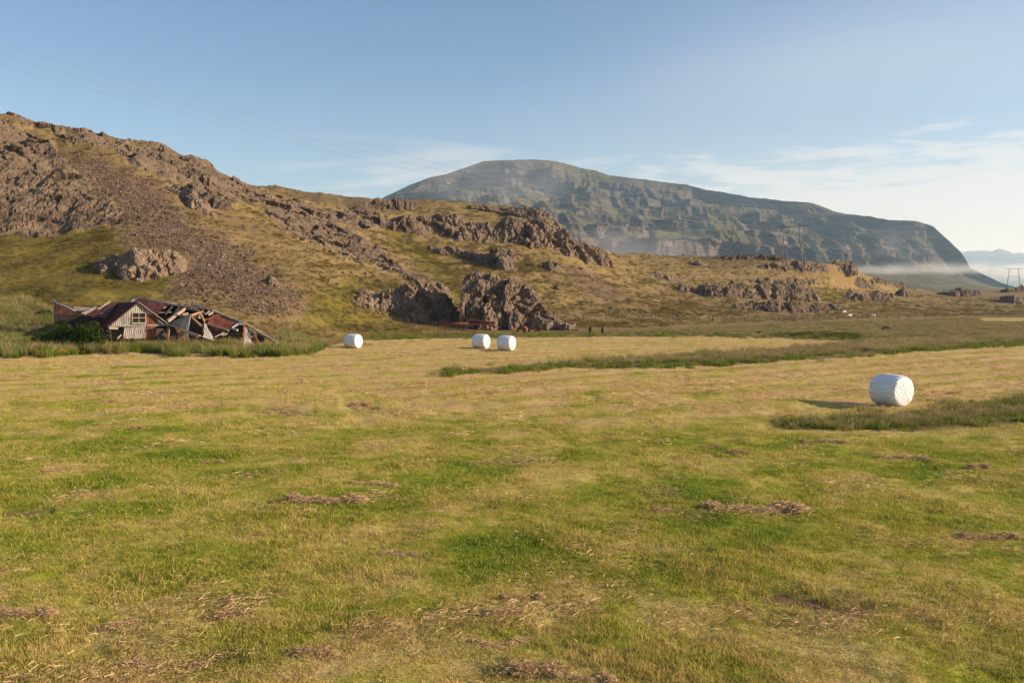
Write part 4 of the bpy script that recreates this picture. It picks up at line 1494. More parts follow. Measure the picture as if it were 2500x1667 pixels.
# ------------------------------------------------------------------ the collapsed farm
def gabled_shed():
    A, K, B = P(266.7, 796, 62.9), P(336.8, 738.7, 64.0), P(403.5, 793.5, 65.1)
    BR = P(286, 740.6, 69.2)
    ax = BR - K
    G = plane3((266.7, 796, 62.9), (336.8, 738.7, 64.0), (403.5, 793.5, 65.1))
    t = thing('gabled_shed', 'sagging shed with whitish corrugated gable, four-pane window and dark red roof', 'shed', ground_at((A + B) / 2))
    sheet('gable_sheet', [G(268, 795.4), G(322, 795.2), G(322, 751.5)], Z, M['corr_white'], t, seed=1)
    sheet('gable_sheet', [G(322.4, 763), G(322.4, 751.2), G(336.8, 739.8), G(355, 754.6), G(355, 763)], Z, M['corr_white'], t, seed=2)
    sheet('gable_sheet', [G(355.6, 768), G(355.6, 755), G(372, 768)], Z, M['corr_white'], t, seed=3)
    r = sheet('gable_sheet', [G(355.8, 768.5), G(372, 768.5), G(383, 777.6), G(383, 793), G(355.8, 793.5)], Z, M['corr_rust'], t, seed=4)
    r['label'] = 'rust red corrugated sheet beside the window'
    sheet('gable_sheet', [G(383.5, 778.3), G(402, 793), G(383.5, 793)], Z, M['corr_white'], t, seed=5)
    slab('board', [G(322.4, 789.5, 0.0), G(355, 789.5, 0.0), G(355, 795.5, 0.0), G(322.4, 795.5, 0.0)], M['wood_pale'], t)
    window(t, G, 322.6, 763.4, 355.2, 788.2, 2, 2)
    # bargeboards
    o = (B - A).normalized()
    fwd = G.n * 0.09
    bb = beam('bargeboard', K + fwd + Z * 0.06, P(414, 793.5, 65.0) + fwd, 0.05, 0.22, M['wood_pale'], t, G.n)
    beam('bargeboard', K + fwd + Z * 0.02, A + fwd - o * 0.12 - Z * 0.05, 0.03, 0.10, M['corr_rust'], t, G.n)
    beam('tie_beam', A + fwd * 0.2 - o * 0.1, B + fwd * 0.2 + o * 0.2, 0.10, 0.12, M['wood_grey'], t)
    # roof: left slope seen, right slope falling away
    e = -o * 0.20 - Z * 0.14
    up = (K - A).normalized()
    for i in range(4):
        f0, f1 = i / 4 - 0.004, (i + 1) / 4
        a, b = A + e + ax * f0 - ax.normalized() * 0.1, A + e + ax * f1
        sheet('roof_sheet', [a, b, K + Z * 0.02 + ax * f1, K + Z * 0.02 + ax * f0 - ax.normalized() * 0.1], up, M['roof_red'], t, seed=10 + i)
    upr = (K - B).normalized()
    for i in range(3):
        f0, f1 = i / 3, (i + 1) / 3
        sheet('roof_sheet', [B + ax * f0, B + ax * f1, K + ax * f1, K + ax * f0], upr, M['roof_red'], t, seed=20 + i)
    tube('ridge_cap', [K - ax.normalized() * 0.12 + Z * 0.02, BR + Z * 0.02], 0.05, M['roof_red'], t)
    # lower walls, buckled
    gA, gB = ground_at(A), ground_at(B)
    L = plane3((303, 796, 63.55), (357, 794, 64.3), (330, 826, 63.6))
    for i in range(2):
        x0, x1 = 304 + i * 27, 330.4 + i * 27
        sheet('wall_sheet', [L(x0, 796.5), L(x1, 796.2), L(x1 - 3.5, 826), L(x0 - 3.5, 827)], L(330, 796) - L(326, 826), M['corr_grey'], t, seed=30 + i)
    r2 = sheet('wall_sheet', [L(358, 795.8, 0.04), L(383, 795.4, 0.04), L(377, 827, 0.04), L(354, 827, 0.04)], L(370, 796) - L(365, 826), M['corr_rust'], t, seed=33)
    r2['label'] = 'rusty buckled wall sheet under the window'
    slab('wall_board', [L(382.5, 799, -0.10), L(409, 802, -0.10), L(407, 828, -0.10), L(379, 828, -0.10)], M['wood_dark'], t)
    beam('post', P(412.5, 799, 64.9), P(409, 836, 64.9), 0.13, 0.13, M['wood_orange'], t)
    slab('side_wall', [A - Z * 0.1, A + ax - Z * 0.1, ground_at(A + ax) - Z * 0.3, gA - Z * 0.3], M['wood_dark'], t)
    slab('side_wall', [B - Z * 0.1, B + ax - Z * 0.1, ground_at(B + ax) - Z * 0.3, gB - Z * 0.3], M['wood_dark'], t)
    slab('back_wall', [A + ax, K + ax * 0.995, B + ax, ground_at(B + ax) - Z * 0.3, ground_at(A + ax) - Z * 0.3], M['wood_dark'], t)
    slab('inner_wall', [A + ax * 0.2 - Z * 0.1, (A + B) / 2 + ax * 0.2 - Z * 0.1, ground_at((A + B) / 2 + ax * 0.2) - Z * 0.2, ground_at(A + ax * 0.2) - Z * 0.2], M['wood_grey'], t)
    beam('fallen_plank', P(266, 800.5, 62.85), P(288, 801.5, 63.2), 0.05, 0.16, M['wood_pale'], t)
    beam('fallen_plank', P(286, 827, 62.6), P(296, 817, 62.9), 0.05, 0.10, M['wood_pale'], t)
    beam('corner_post', P(268, 800, 63.0), P(271, 836, 63.0), 0.10, 0.10, M['wood_dark'], t)


def broken_left_roof():
    t = thing('broken_roof', 'low broken roof remains with curled dark sheet at the left end of the farm', 'ruin', ground_at(P(190, 770, 67.5)))
    R = plane3((130, 732, 68.2), (182, 752, 67.4), (135, 764, 66.6))
    sheet('roof_sheet', [R(129.5, 731.5), R(150, 741), R(151, 768), R(134, 768)], R(130, 732) - R(133, 764), M['roof_red'], t, seed=41, sag=0.08)
    sheet('roof_sheet', [R(150, 741), R(182, 752.3), R(186, 772), R(151, 768)], R(160, 744) - R(161, 768), M['roof_red'], t, seed=42, sag=0.06)
    tube('flashing', [R(129, 733, 0.05), R(140, 743, 0.06), R(158, 749, 0.06), R(183, 760, 0.06)], 0.07, M['flashing'], t)
    for i, (a, b) in enumerate([((180, 750), (219, 751.5)), ((182, 753.6), (216, 754.6)), ((184, 757), (214, 757))]):
        beam('plank', P(*a, 67.6 - 0.2 * i), P(*b, 67.8 - 0.2 * i), 0.2, 0.09, M['wood_pale' if i < 2 else 'wood_grey'], t)
    S = plane3((200, 771, 65.4), (262, 740, 69.0), (240, 770, 65.2))
    sheet('roof_sheet', [S(203, 771), S(222, 772), S(252, 744), S(238, 748)], S(250, 742) - S(212, 771), M['roof_red'], t, seed=43)
    sheet('roof_sheet', [S(223, 773), S(236, 774), S(262, 742), S(253, 743)], S(256, 742) - S(230, 771), M['roof_red'], t, seed=44)
    sheet('roof_sheet', [S(240, 776, 0.1), S(258, 780, 0.1), S(290, 741, 0.1), S(272, 741, 0.1)], S(280, 741) - S(250, 778), M['roof_red'], t, seed=45)
    beam('rafter', S(200, 769, 0.08), S(236, 751.5, 0.08), 0.10, 0.16, M['wood_grey'], t)
    beam('rafter', S(206, 770, 0.10), S(240, 753, 0.10), 0.08, 0.10, M['wood_grey'], t)
    beam('stick', P(240, 755, 66.6), P(268.5, 735.5, 67.6), 0.06, 0.07, M['wood_pale'], t)
    beam('fallen_plank', P(244, 766.5, 65.2), P(256, 765.5, 65.4), 0.08, 0.10, M['wood_grey'], t)
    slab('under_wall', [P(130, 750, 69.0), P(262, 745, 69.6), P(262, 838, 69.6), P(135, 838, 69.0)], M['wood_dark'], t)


def collapsed_barn():
    t = thing('collapsed_barn', 'collapsed barn with torn dark red and rust roof, bare rafters showing', 'barn', ground_at(P(460, 800, 67.5)))
    R = plane3((334, 728.5, 70.0), (467, 750, 68.6), (381, 770, 66.6))
    fall = R(400, 740) - R(392, 765)
    sheet('roof_sheet', [R(332.5, 728.8), R(360, 732.7), R(352, 753), R(336, 744)], fall, M['roof_red'], t, seed=51)
    sheet('roof_sheet', [R(360.2, 732.7), R(388, 737), R(372, 766), R(352.3, 753)], fall, M['roof_red'], t, seed=52)
    sheet('roof_sheet', [R(388.2, 737), R(413, 741.7), R(398, 752.5), R(384, 768), R(373, 766)], fall, M['roof_red'], t, seed=53)
    # far slope, seen from below through the gap
    back = Vector((0.3, 3.4, -1.9))
    ridge = [P(334, 728.5, 70.0), P(413, 741.7, 69.2), P(467, 749.8, 68.6), P(530, 762, 67.8), P(598, 790.5, 66.6)]
    for i in range(4):
        sheet('far_roof_sheet', [ridge[i], ridge[i + 1], ridge[i + 1] + back, ridge[i] + back], back, M['roof_red'], t, seed=60 + i)
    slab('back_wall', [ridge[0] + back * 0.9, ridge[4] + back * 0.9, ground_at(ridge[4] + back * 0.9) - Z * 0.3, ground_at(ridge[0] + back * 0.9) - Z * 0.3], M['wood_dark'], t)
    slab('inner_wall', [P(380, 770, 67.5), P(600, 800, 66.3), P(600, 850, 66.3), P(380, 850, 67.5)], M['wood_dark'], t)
    tube('ridge_cap', [ridge[0] + Z * 0.02, ridge[1] + Z * 0.02, P(430, 744, 69.0)], 0.07, M['flashing'], t)
    slab('flashing', [P(319, 738, 69.6), P(324, 730, 69.8), P(337, 728.6, 69.9), P(330, 737, 69.7)], M['flashing'], t, 0.03)
    # rafters and purlins of the torn part
    for a, b, w, m in [((398, 753, 68.6), (414, 742, 69.1), 0.10, 'wood_grey'), ((413, 742.5, 68.9), (468, 751.5, 68.4), 0.13, 'wood_grey'), ((424, 744, 68.9), (403, 768, 67.2), 0.11, 'wood_dark'),
                       ((440, 747, 68.7), (421, 772, 67.0), 0.11, 'wood_dark'), ((409, 784, 66.2), (451, 754, 68.2), 0.20, 'wood_pale'), ((380, 763.4, 67.4), (419, 762, 67.8), 0.09, 'wood_grey'),
                       ((424, 769, 67.0), (455, 771, 67.0), 0.11, 'wood_grey'), ((452, 752, 68.4), (490, 761, 67.8), 0.13, 'wood_grey'), ((466, 749.5, 68.4), (477, 744.5, 68.2), 0.10, 'wood_pale'),
                       ((477, 744.5, 68.2), (530, 762, 67.6), 0.12, 'wood_grey'), ((470, 752, 68.1), (500, 766, 67.2), 0.10, 'wood_grey'), ((446, 768, 67.2), (460, 765, 67.4), 0.18, 'wood_pale'),
                       ((500, 768, 67.0), (512, 759, 67.6), 0.10, 'wood_grey'), ((508, 769, 66.9), (521, 761, 67.5), 0.12, 'wood_pale')]:
        beam('rafter', P(*a), P(*b), w, w, M[m], t)
    # rust coloured roof slope sagging to the right
    S = plane3((500, 756, 67.9), (597, 791, 66.5), (530, 815, 64.9))
    fall2 = S(560, 776) - S(535, 806)
    sheet('roof_sheet', [S(519, 763.6), S(534, 766), S(521, 800), S(503, 794)], fall2, M['roof_rust'], t, seed=71)
    sheet('roof_sheet', [S(534.3, 766.2), S(556, 774.5), S(541, 805), S(521.4, 800)], fall2, M['roof_rust'], t, seed=72)
    sheet('roof_sheet', [S(556.3, 774.6), S(578, 783), S(557, 805), S(541.3, 805)], fall2, M['roof_rust'], t, seed=73)
    sheet('roof_sheet', [S(578.3, 783.2), S(598, 791), S(583, 796), S(566, 803.5), S(557.5, 805)], fall2, M['roof_red'], t, seed=74)
    o = sheet('loose_sheet', [S(498, 783.5, 0.12), S(518, 777, 0.12), S(534, 768, 0.12), S(541, 771.5, 0.12), S(521, 779, 0.12), S(503, 785.5, 0.12)], fall2, M['corr_rust'], t, seed=75)
    o = sheet('loose_sheet', [S(524, 780.5, 0.08), S(541, 772, 0.08), S(536, 779.5, 0.08), S(529, 783, 0.08)], fall2, M['corr_rust'], t, seed=76)
    for a, b, w, m in [((597, 790.5, 66.5), (518, 759, 67.6), 0.14, 'wood_grey'), ((507, 791, 65.8), (558, 808, 65.0), 0.12, 'wood_grey'), ((524, 823, 64.4), (548, 811, 65.0), 0.06, 'wood_pale'),
                       ((564, 803, 65.6), (580, 806, 65.2), 0.16, 'flashing'), ((566, 800, 65.7), (582, 790, 66.2), 0.10, 'flashing'), ((582, 790, 66.2), (597, 792, 66.3), 0.14, 'flashing'),
                       ((545, 804, 65.3), (566, 803, 65.5), 0.08, 'corr_rust'), ((560, 815, 65.3), (592, 815, 65.3), 0.10, 'wood_dark'), ((540, 818, 64.9), (556, 814, 65.3), 0.12, 'wood_grey')]:
        beam('purlin', P(*a), P(*b), w, w, M[m], t)
    D = plane3((505, 795, 66.0), (556, 808, 65.2), (520, 825, 64.8))
    sheet('fallen_roof_sheet', [D(505, 797), D(548, 808), D(527, 822), D(506, 820)], D(520, 800) - D(516, 820), M['roof_red'], t, seed=78)


def leaning_gables():
    t = thing('leaning_gable', 'tilted pale corrugated gable panel fallen against the barn, planks beside it', 'ruin', ground_at(P(450, 815, 64.0)))
    G = plane3((419, 792, 64.4), (466.7, 769, 63.8), (458, 807, 63.6))
    rib = G(466, 770) - G(457.5, 806)
    sheet('gable_sheet', [G(418.5, 788.5), G(443, 779), G(438.5, 801.5), G(420, 795)], rib, M['corr_white'], t, seed=81)
    sheet('gable_sheet', [G(443.4, 779), G(467, 769), G(458, 807.5), G(439, 801.6)], rib, M['corr_white'], t, seed=82)
    beam('edge_board', G(418, 788.5, 0.06), G(467, 768.5, 0.06), 0.05, 0.08, M['wood_pale'], t, G.n)
    beam('sole_plank', P(408, 791, 64.2), P(488, 819.5, 63.0), 0.08, 0.20, M['wood_pale'], t, G.n)
    beam('sole_plank', P(428, 801.5, 63.7), P(482, 822, 62.9), 0.08, 0.10, M['wood_orange'], t, G.n)
    for a, b, w, m in [((466.5, 769.5, 63.9), (489, 762.5, 65.2), 0.13, 'wood_orange'), ((488, 763, 65.2), (499, 784, 63.9), 0.13, 'wood_orange'), ((467, 774, 63.9), (493, 797, 63.7), 0.12, 'wood_orange'),
                       ((489, 762, 65.2), (497, 758.5, 65.4), 0.14, 'corr_rust')]:
        beam('brace', P(*a), P(*b), w, w, M[m], t)
    slab('cladding', [P(473, 770.5, 64.8), P(487, 768, 65.2), P(490, 778, 64.8), P(480, 776, 64.6)], M['wood_pale'], t, 0.03)
    W = plane3((432, 803, 64.5), (452, 806, 64.5), (434, 836, 64.3))
    for j in range(5):
        y0 = 803.5 + j * 6.6
        slab('plank', [W(433, y0 + j * 0.1), W(449 + j * 0.6, y0 + 1.2), W(450.2 + j * 0.6, y0 + 7.4), W(433.4, y0 + 6.2)], M['wood_orange'], t, 0.04)
    beam('door_post', W(432, 802, 0.05), W(433.5, 836, 0.05), 0.08, 0.10, M['corr_rust'], t)
    slab('inner_board', [P(450, 806, 65.2), P(459, 808, 65.2), P(460, 835, 65.0), P(452, 835, 65.0)], M['wood_grey'], t)

    t2 = thing('leaning_wall_fragment', 'narrow pale corrugated panel with rusty edge leaning upright in the wreck', 'ruin', ground_at(P(510, 828, 63.2)))
    H = plane3((499, 783.6, 63.9), (493, 822, 63.0), (526, 832, 63.4))
    rb = H(500, 786) - H(512, 830)
    sheet('gable_sheet', [H(499.6, 785), H(510, 804), H(507, 827), H(496, 823)], rb, M['corr_white'], t2, seed=91)
    sheet('gable_sheet', [H(510.3, 804.4), H(526.5, 832), H(507.2, 827.2)], rb, M['corr_white'], t2, seed=92)
    sheet('edge_sheet', [P(499, 784, 63.9), P(493, 795, 64.6), P(492.5, 821, 63.6), P(496, 824, 63.0)], Z, M['corr_rust'], t2, seed=93)
    beam('sole_plank', H(493, 823, 0.05), H(527, 833.5, 0.05), 0.06, 0.07, M['wood_pale'], t2, H.n)

    t3 = thing('fallen_gable', 'white and rust gable with small tilted window at the right end of the farm', 'ruin', ground_at(P(612, 845, 62.6)))
    K = plane3((596.8, 793, 63.4), (592.5, 848, 62.3), (638, 838, 63.1))
    rk = K(597, 795) - K(622, 842)
    sheet('gable_sheet', [K(596.8, 794), K(606, 809), K(605, 849), K(592.3, 849)], rk, M['corr_white'], t3, seed=101)
    sheet('gable_sheet', [K(606.2, 809.4), K(609.5, 814), K(609, 824), K(616, 836), K(614, 849), K(605.4, 849)], rk, M['corr_white'], t3, seed=102)
    sheet('gable_sheet', [K(606.4, 808.6), K(598.5, 795.8), K(616, 808.5), K(609.8, 813.6)], rk, M['corr_white'], t3, seed=103)
    r = sheet('gable_sheet', [K(612, 826.5), K(623.5, 820), K(638.5, 840), K(616, 849)], rk, M['corr_rust'], t3, seed=104)
    r['label'] = 'rust coloured lower corner sheet'
    # the little two-pane window
    c4 = [K(605.8, 816, 0.05), K(615.5, 811.2, 0.05), K(621.8, 819, 0.05), K(612, 824.6, 0.05)]
    win = slab('window', c4, M['wood_dark'], t3, 0.03)
    for a, b in ((0, 1), (1, 2), (2, 3), (3, 0)):
        beam('frame', c4[a] + K.n * 0.02, c4[b] + K.n * 0.02, 0.05, 0.05, M['wood_pale'], win, K.n)
    m0, m1 = (c4[0] + c4[1]) / 2, (c4[3] + c4[2]) / 2
    beam('glazing_bar', m0 + K.n * 0.03, m1 + K.n * 0.03, 0.05, 0.06, M['wood_pale'], win, K.n)
    for q in ((c4[0], m0, m1, c4[3]), (m0, c4[1], c4[2], m1)):
        slab('pane', [p + K.n * 0.012 for p in q], M['glass'], win, 0.006)
    beam('edge_board', K(597, 792, 0.03), K(592, 849, 0.03), 0.12, 0.05, M['corr_rust'], t3, K.n)
    beam('bargeboard', P(597.5, 790.5, 63.6), P(626, 806.5, 63.2), 0.06, 0.15, M['wood_pale'], t3, K.n)
    beam('bargeboard', P(622, 805, 63.2), P(676, 836.5, 62.6), 0.07, 0.21, M['wood_pale'], t3, K.n)
    slab('dark_board', [P(626, 812, 64.2), P(645, 822, 64.0), P(644, 846, 63.8), P(630, 846, 64.0)], M['wood_dark'], t3)  # board in dark wood below the bargeboard

    w = thing('rubble_wall', 'low dark drystone wall in the grass at the right end of the farm', 'stone wall', ground_at(P(666, 825, 67.5)))
    i = 0
    for row in range(3):
        for k in range(7 - row):
            c = P(632 + k * 9.2 + row * 3, 0, 67.4)
            p = Vector((c.x, 67.4 + 0.2 * math.sin(k * 2.1), 0))
            p.z = float(gz(p.x, p.y)[0]) + 0.30 * row
            boulder(None, 0, 0, 11.5 + 3 * math.sin(k * 3.3 + row), 10.5, 60 + i, 'rock_dark', name='stone', parent=w, at=p)
            i += 1


gabled_shed()
broken_left_roof()
collapsed_barn()
leaning_gables()


# ------------------------------------------------------------------ scrap by the crags
def scrap():
    t = thing('rusty_rack', 'long rusty pipe rack on thin legs standing in the grass before the crag', 'metal rack', ground_at(P(1134, 820, 91.5)))
    zt = lambda px, Y: P(px, 790.5 + (px - 1060) * 0.012, Y)
    front = [(1070, 91.4), (1089, 91.2), (1100, 91.0), (1128, 90.8), (1156, 91.0), (1181, 91.4), (1206, 91.8)]
    rear = [(1060, 93.2), (1117, 92.8), (1141, 92.8), (1167, 93.0)]
    tube('rail', [zt(a, b) for a, b in front], 0.028, M['rust'], t)
    tube('rail', [zt(a, b) for a, b in [(1060, 93.2), (1117, 92.8), (1141, 92.8), (1167, 93.0), (1211, 93.3)]], 0.028, M['rust'], t)
    for a, b in front + rear:
        p = zt(a, b)
        tube('leg', [p, ground_at(p + Vector((-0.05, 0, 0))) - Z * 0.1], 0.022, M['rust_dark'], t, n=6)
    for a in (1064, 1090, 1120, 1150, 1180, 1208):
        tube('crossbar', [zt(a, 91.2), zt(a + 2, 93.1)], 0.02, M['rust'], t, n=6)

    h = thing('hay_rake', 'rusty red hay rake with hanging tines behind the pipe rack', 'farm rake', ground_at(P(1105, 800, 97.5)))
    a, b = P(1069, 789.5, 97.5), P(1143, 790.5, 97.0)
    tube('axle_beam', [a, b], 0.07, M['rust'], h)
    tube('frame_bar', [a + Vector((0, -0.5, 0.12)), b + Vector((0, -0.5, 0.12))], 0.04, M['rust'], h)
    for i in range(11):
        p = a.lerp(b, (i + 0.5) / 11)
        pts = [p + Vector((0.0, 0.25 * math.sin(s * 2.6), 0.1 - 0.62 * s)) for s in (0, 0.25, 0.5, 0.75, 1.0)]
        tube('tine', pts, 0.028, M['rust'], h, n=6)
    for px in (1081, 1121):
        c = P(px, 787, 98.3)
        pts = [c + Vector((0.42 * math.cos(k * math.pi / 10), 0.1, 0.42 * math.sin(k * math.pi / 10))) for k in range(21)]
        wh = tube('wheel', pts, 0.03, M['rust_dark'], h, n=6)
        for k in range(4):
            v = Vector((0.42 * math.cos(k * math.pi / 4), 0.1, 0.42 * math.sin(k * math.pi / 4)))
            q = Vector((v.x, -v.y, v.z))
            tube('spoke', [c + v, c - Vector((v.x, -0.1, v.z))], 0.014, M['rust_dark'], h, n=5)
    boulder('pale stone lying at the left end of the rusty rack', 1062, 790, 9, 7, 71, 'rock_pale', name='boulder')
    boulder('rounded pale stone behind the hay rake', 1137, 790, 7, 8, 72, 'rock_pale', name='boulder')

    # long trough: a half cylinder lying on its side
    d = thing('rusty_trough', 'long dark rusty half-pipe trough lying against the foot of the crag', 'trough', ground_at(P(1180, 792, 104.5)))
    p0, p1 = P(1149, 785.5, 104.6), P(1209, 792.5, 103.6)
    ax = (p1 - p0).normalized()
    s = ax.cross(Z).normalized()
    n = s.cross(ax).normalized()
    vs, fs = [], []
    for i in range(9):
        for k in range(13):
            th = math.radians(-40 + 230 * k / 12)
            for rr in (0.34, 0.30):
                vs.append(p0.lerp(p1, i / 8) + s * (rr * math.cos(th)) + n * (rr * math.sin(th)))
    for i in range(8):
        for k in range(12):
            a0 = (i * 13 + k) * 2
            b0 = ((i + 1) * 13 + k) * 2
            fs += [(a0, b0, b0 + 2, a0 + 2), (a0 + 1, a0 + 3, b0 + 3, b0 + 1)]
    mesh_obj('shell', vs, fs, M['rust_dark'], d, smooth=True)
    for k, pp in enumerate((p0, p1)):
        vv = [pp] + [pp + s * (0.33 * math.cos(math.radians(-40 + 230 * j / 12))) + n * (0.33 * math.sin(math.radians(-40 + 230 * j / 12))) for j in range(13)]
        mesh_obj('end_plate', vv, [(0, j, j + 1) for j in range(1, 13)], M['rust_dark'], d)
    tube('rim_bar', [p0 - s * 0.30 + n * 0.12, p1 - s * 0.30 + n * 0.12], 0.035, M['rust'], d)

    # two bent pieces of a rusted drum
    def shell(label, px, py, w, hgt, Y, a0, a1, tilt, seed):
        c = ground_at(P(px, py, Y))
        e = thing('rusted_drum', label, 'metal drum', c)
        V, Fc = [], []
        nu, nv = 18, 6
        for i in range(nu + 1):
            th = math.radians(a0 + (a1 - a0) * i / nu)
            for j in range(nv + 1):
                y = (j / nv - 0.5) * 1.0
                r = hgt * (1 + 0.08 * float(perlin(i * 0.4 + seed, j * 0.5, seed)))
                for o in (0.0, 0.02):
                    V.append(c + Vector((w / 2 * math.cos(th) * (1 - o) + y * tilt, y * 0.8, 0.02 + (r - o) * math.sin(th))))
        n2 = (nv + 1) * 2
        for i in range(nu):
            for j in range(nv):
                a = i * n2 + j * 2
                Fc += [(a, a + 2, a + n2 + 2, a + n2), (a + 1, a + n2 + 1, a + n2 + 3, a + 3)]
        mesh_obj('curved_plate', V, Fc, M['rust'], e, smooth=True)
        ring = [c + Vector((w / 2 * 1.01 * math.cos(math.radians(a0 + (a1 - a0) * i / nu)) - 0.5 * tilt, -0.4, 0.02 + hgt * 1.01 * math.sin(math.radians(a0 + (a1 - a0) * i / nu)))) for i in range(nu + 1)]
        tube('rim', ring, 0.025, M['rust_dark'], e, n=6)
        # collapsed end wall
        vv = [c + Vector((-0.5 * tilt * 0.9 + w / 2 * 0.97 * math.cos(math.radians(a0 + (a1 - a0) * 0.55 * i / 8)), -0.38, 0.02 + hgt * 0.97 * math.sin(math.radians(a0 + (a1 - a0) * 0.55 * i / 8)))) for i in range(9)]
        mesh_obj('end_plate', vv + [c + Vector((0, -0.38, 0.05))], [(9, i, i + 1) for i in range(8)], M['rust'], e)
    shell('bright rusty drum piece with a flat end at the foot of the largest crag', 1276, 801, 1.20, 0.70, 103.5, 0, 180, 0.30, 3)
    shell('curled rusty drum piece arching over the grass beside its flat-ended twin', 1304, 805, 1.30, 0.86, 101.8, 5, 182, -0.25, 8)

    q = thing('fallen_pole', 'dark fallen pole lying along the lower end of the largest crag', 'pole', ground_at(P(1380, 805, 104)))
    tube('shaft', [P(1353, 803.5, 104.2), P(1380, 803.8, 103.6), P(1406, 806, 102.6)], 0.06, M['wood_dark'], q, r1=0.05)
    beam('end_block', P(1402, 806, 102.6), P(1411, 805, 102.8), 0.16, 0.18, M['wood_dark'], q)

    def tyre(label, px, py):
        c = hit(px, py)
        e = thing('old_tyre', label, 'tyre', c, group='old tyres stood upright in the pasture')
        R, r = 0.30, 0.115
        V, Fc = [], []
        for i in range(24):
            a = 2 * math.pi * i / 24
            for j in range(10):
                b = 2 * math.pi * j / 10
                rad = R + r * math.cos(b)
                V.append(c + Vector((r * 1.15 * math.sin(b), rad * math.cos(a), 0.26 + rad * math.sin(a))))
        for i in range(24):
            for j in range(10):
                Fc.append((i * 10 + j, ((i + 1) % 24) * 10 + j, ((i + 1) % 24) * 10 + (j + 1) % 10, i * 10 + (j + 1) % 10))
        tb = mesh_obj('tread', V, Fc, M['rubber'], e, smooth=True)
        rim = [c + Vector((0.06, 0.2 * math.cos(2 * math.pi * k / 16), 0.26 + 0.2 * math.sin(2 * math.pi * k / 16))) for k in range(17)]
        tube('bead', rim, 0.02, M['rubber'], e, n=6)
        e.rotation_euler = (0, 0, 0)
    tyre('black tyre stood upright in the pasture, the one nearer the largest crag', 1441, 811)
    tyre('black tyre stood upright in the pasture, the one farther from the crag', 1471, 812.5)


scrap()


# ------------------------------------------------------------------ fence and sheep
def fence():
    posts = [(1370, 781), (1425, 781.5), (1480, 781), (1530, 783), (1560, 784), (1601, 783.3), (1648, 783.8), (1695.7, 783.7), (1740, 786), (1782.8, 786.9), (1818, 787), (1854, 786.9), (1895.5, 788),
             (1940, 787), (1989, 786.2), (2019.9, 783.7), (2046.4, 780.5), (2106, 777.5), (2150, 778), (2196, 778.7), (2260, 777)]
    pts = [hit(a, b - 1.0, 60) for a, b in posts]
    # keep the run of the fence smooth
    ys = gsm(np.array([p.y for p in pts]), 1.6)
    pts = [ground_at(Vector(((a - 1250) / F * y * CP, y, 0))) for (a, b), y in zip(posts, ys)]
    t = thing('wire_fence', 'wire fence on thin wooden posts along the foot of the hill', 'fence', pts[len(pts) // 2])
    tops = []
    for i, p in enumerate(pts):
        lean = Vector((0.05 * math.sin(i * 2.7), 0.04 * math.cos(i * 1.9), 0))
        hgt = 1.02 + 0.16 * math.sin(i * 4.1)
        tube('post', [p - Z * 0.2, p + Z * hgt + lean], 0.055, M['wood_dark' if i % 3 else 'wood_grey'], t, r1=0.045, n=7)
        tops.append((p, lean, hgt))
    for f in (0.4, 0.65, 0.92):
        tube('wire', [p + lean * f + Z * 1.0 * f for p, lean, hg in tops], 0.006, M['wire'], t, n=4)

    f2 = thing('pale_posts', 'short run of three pale fence stakes high on the grassy slope', 'fence', hit(722, 622))
    for a, b in ((705, 618), (738, 632), (770, 643)):
        p = hit(a, b)
        tube('post', [p - Z * 0.2, p + Z * 1.0], 0.06, M['wood_pale'], f2, n=7)


fence()


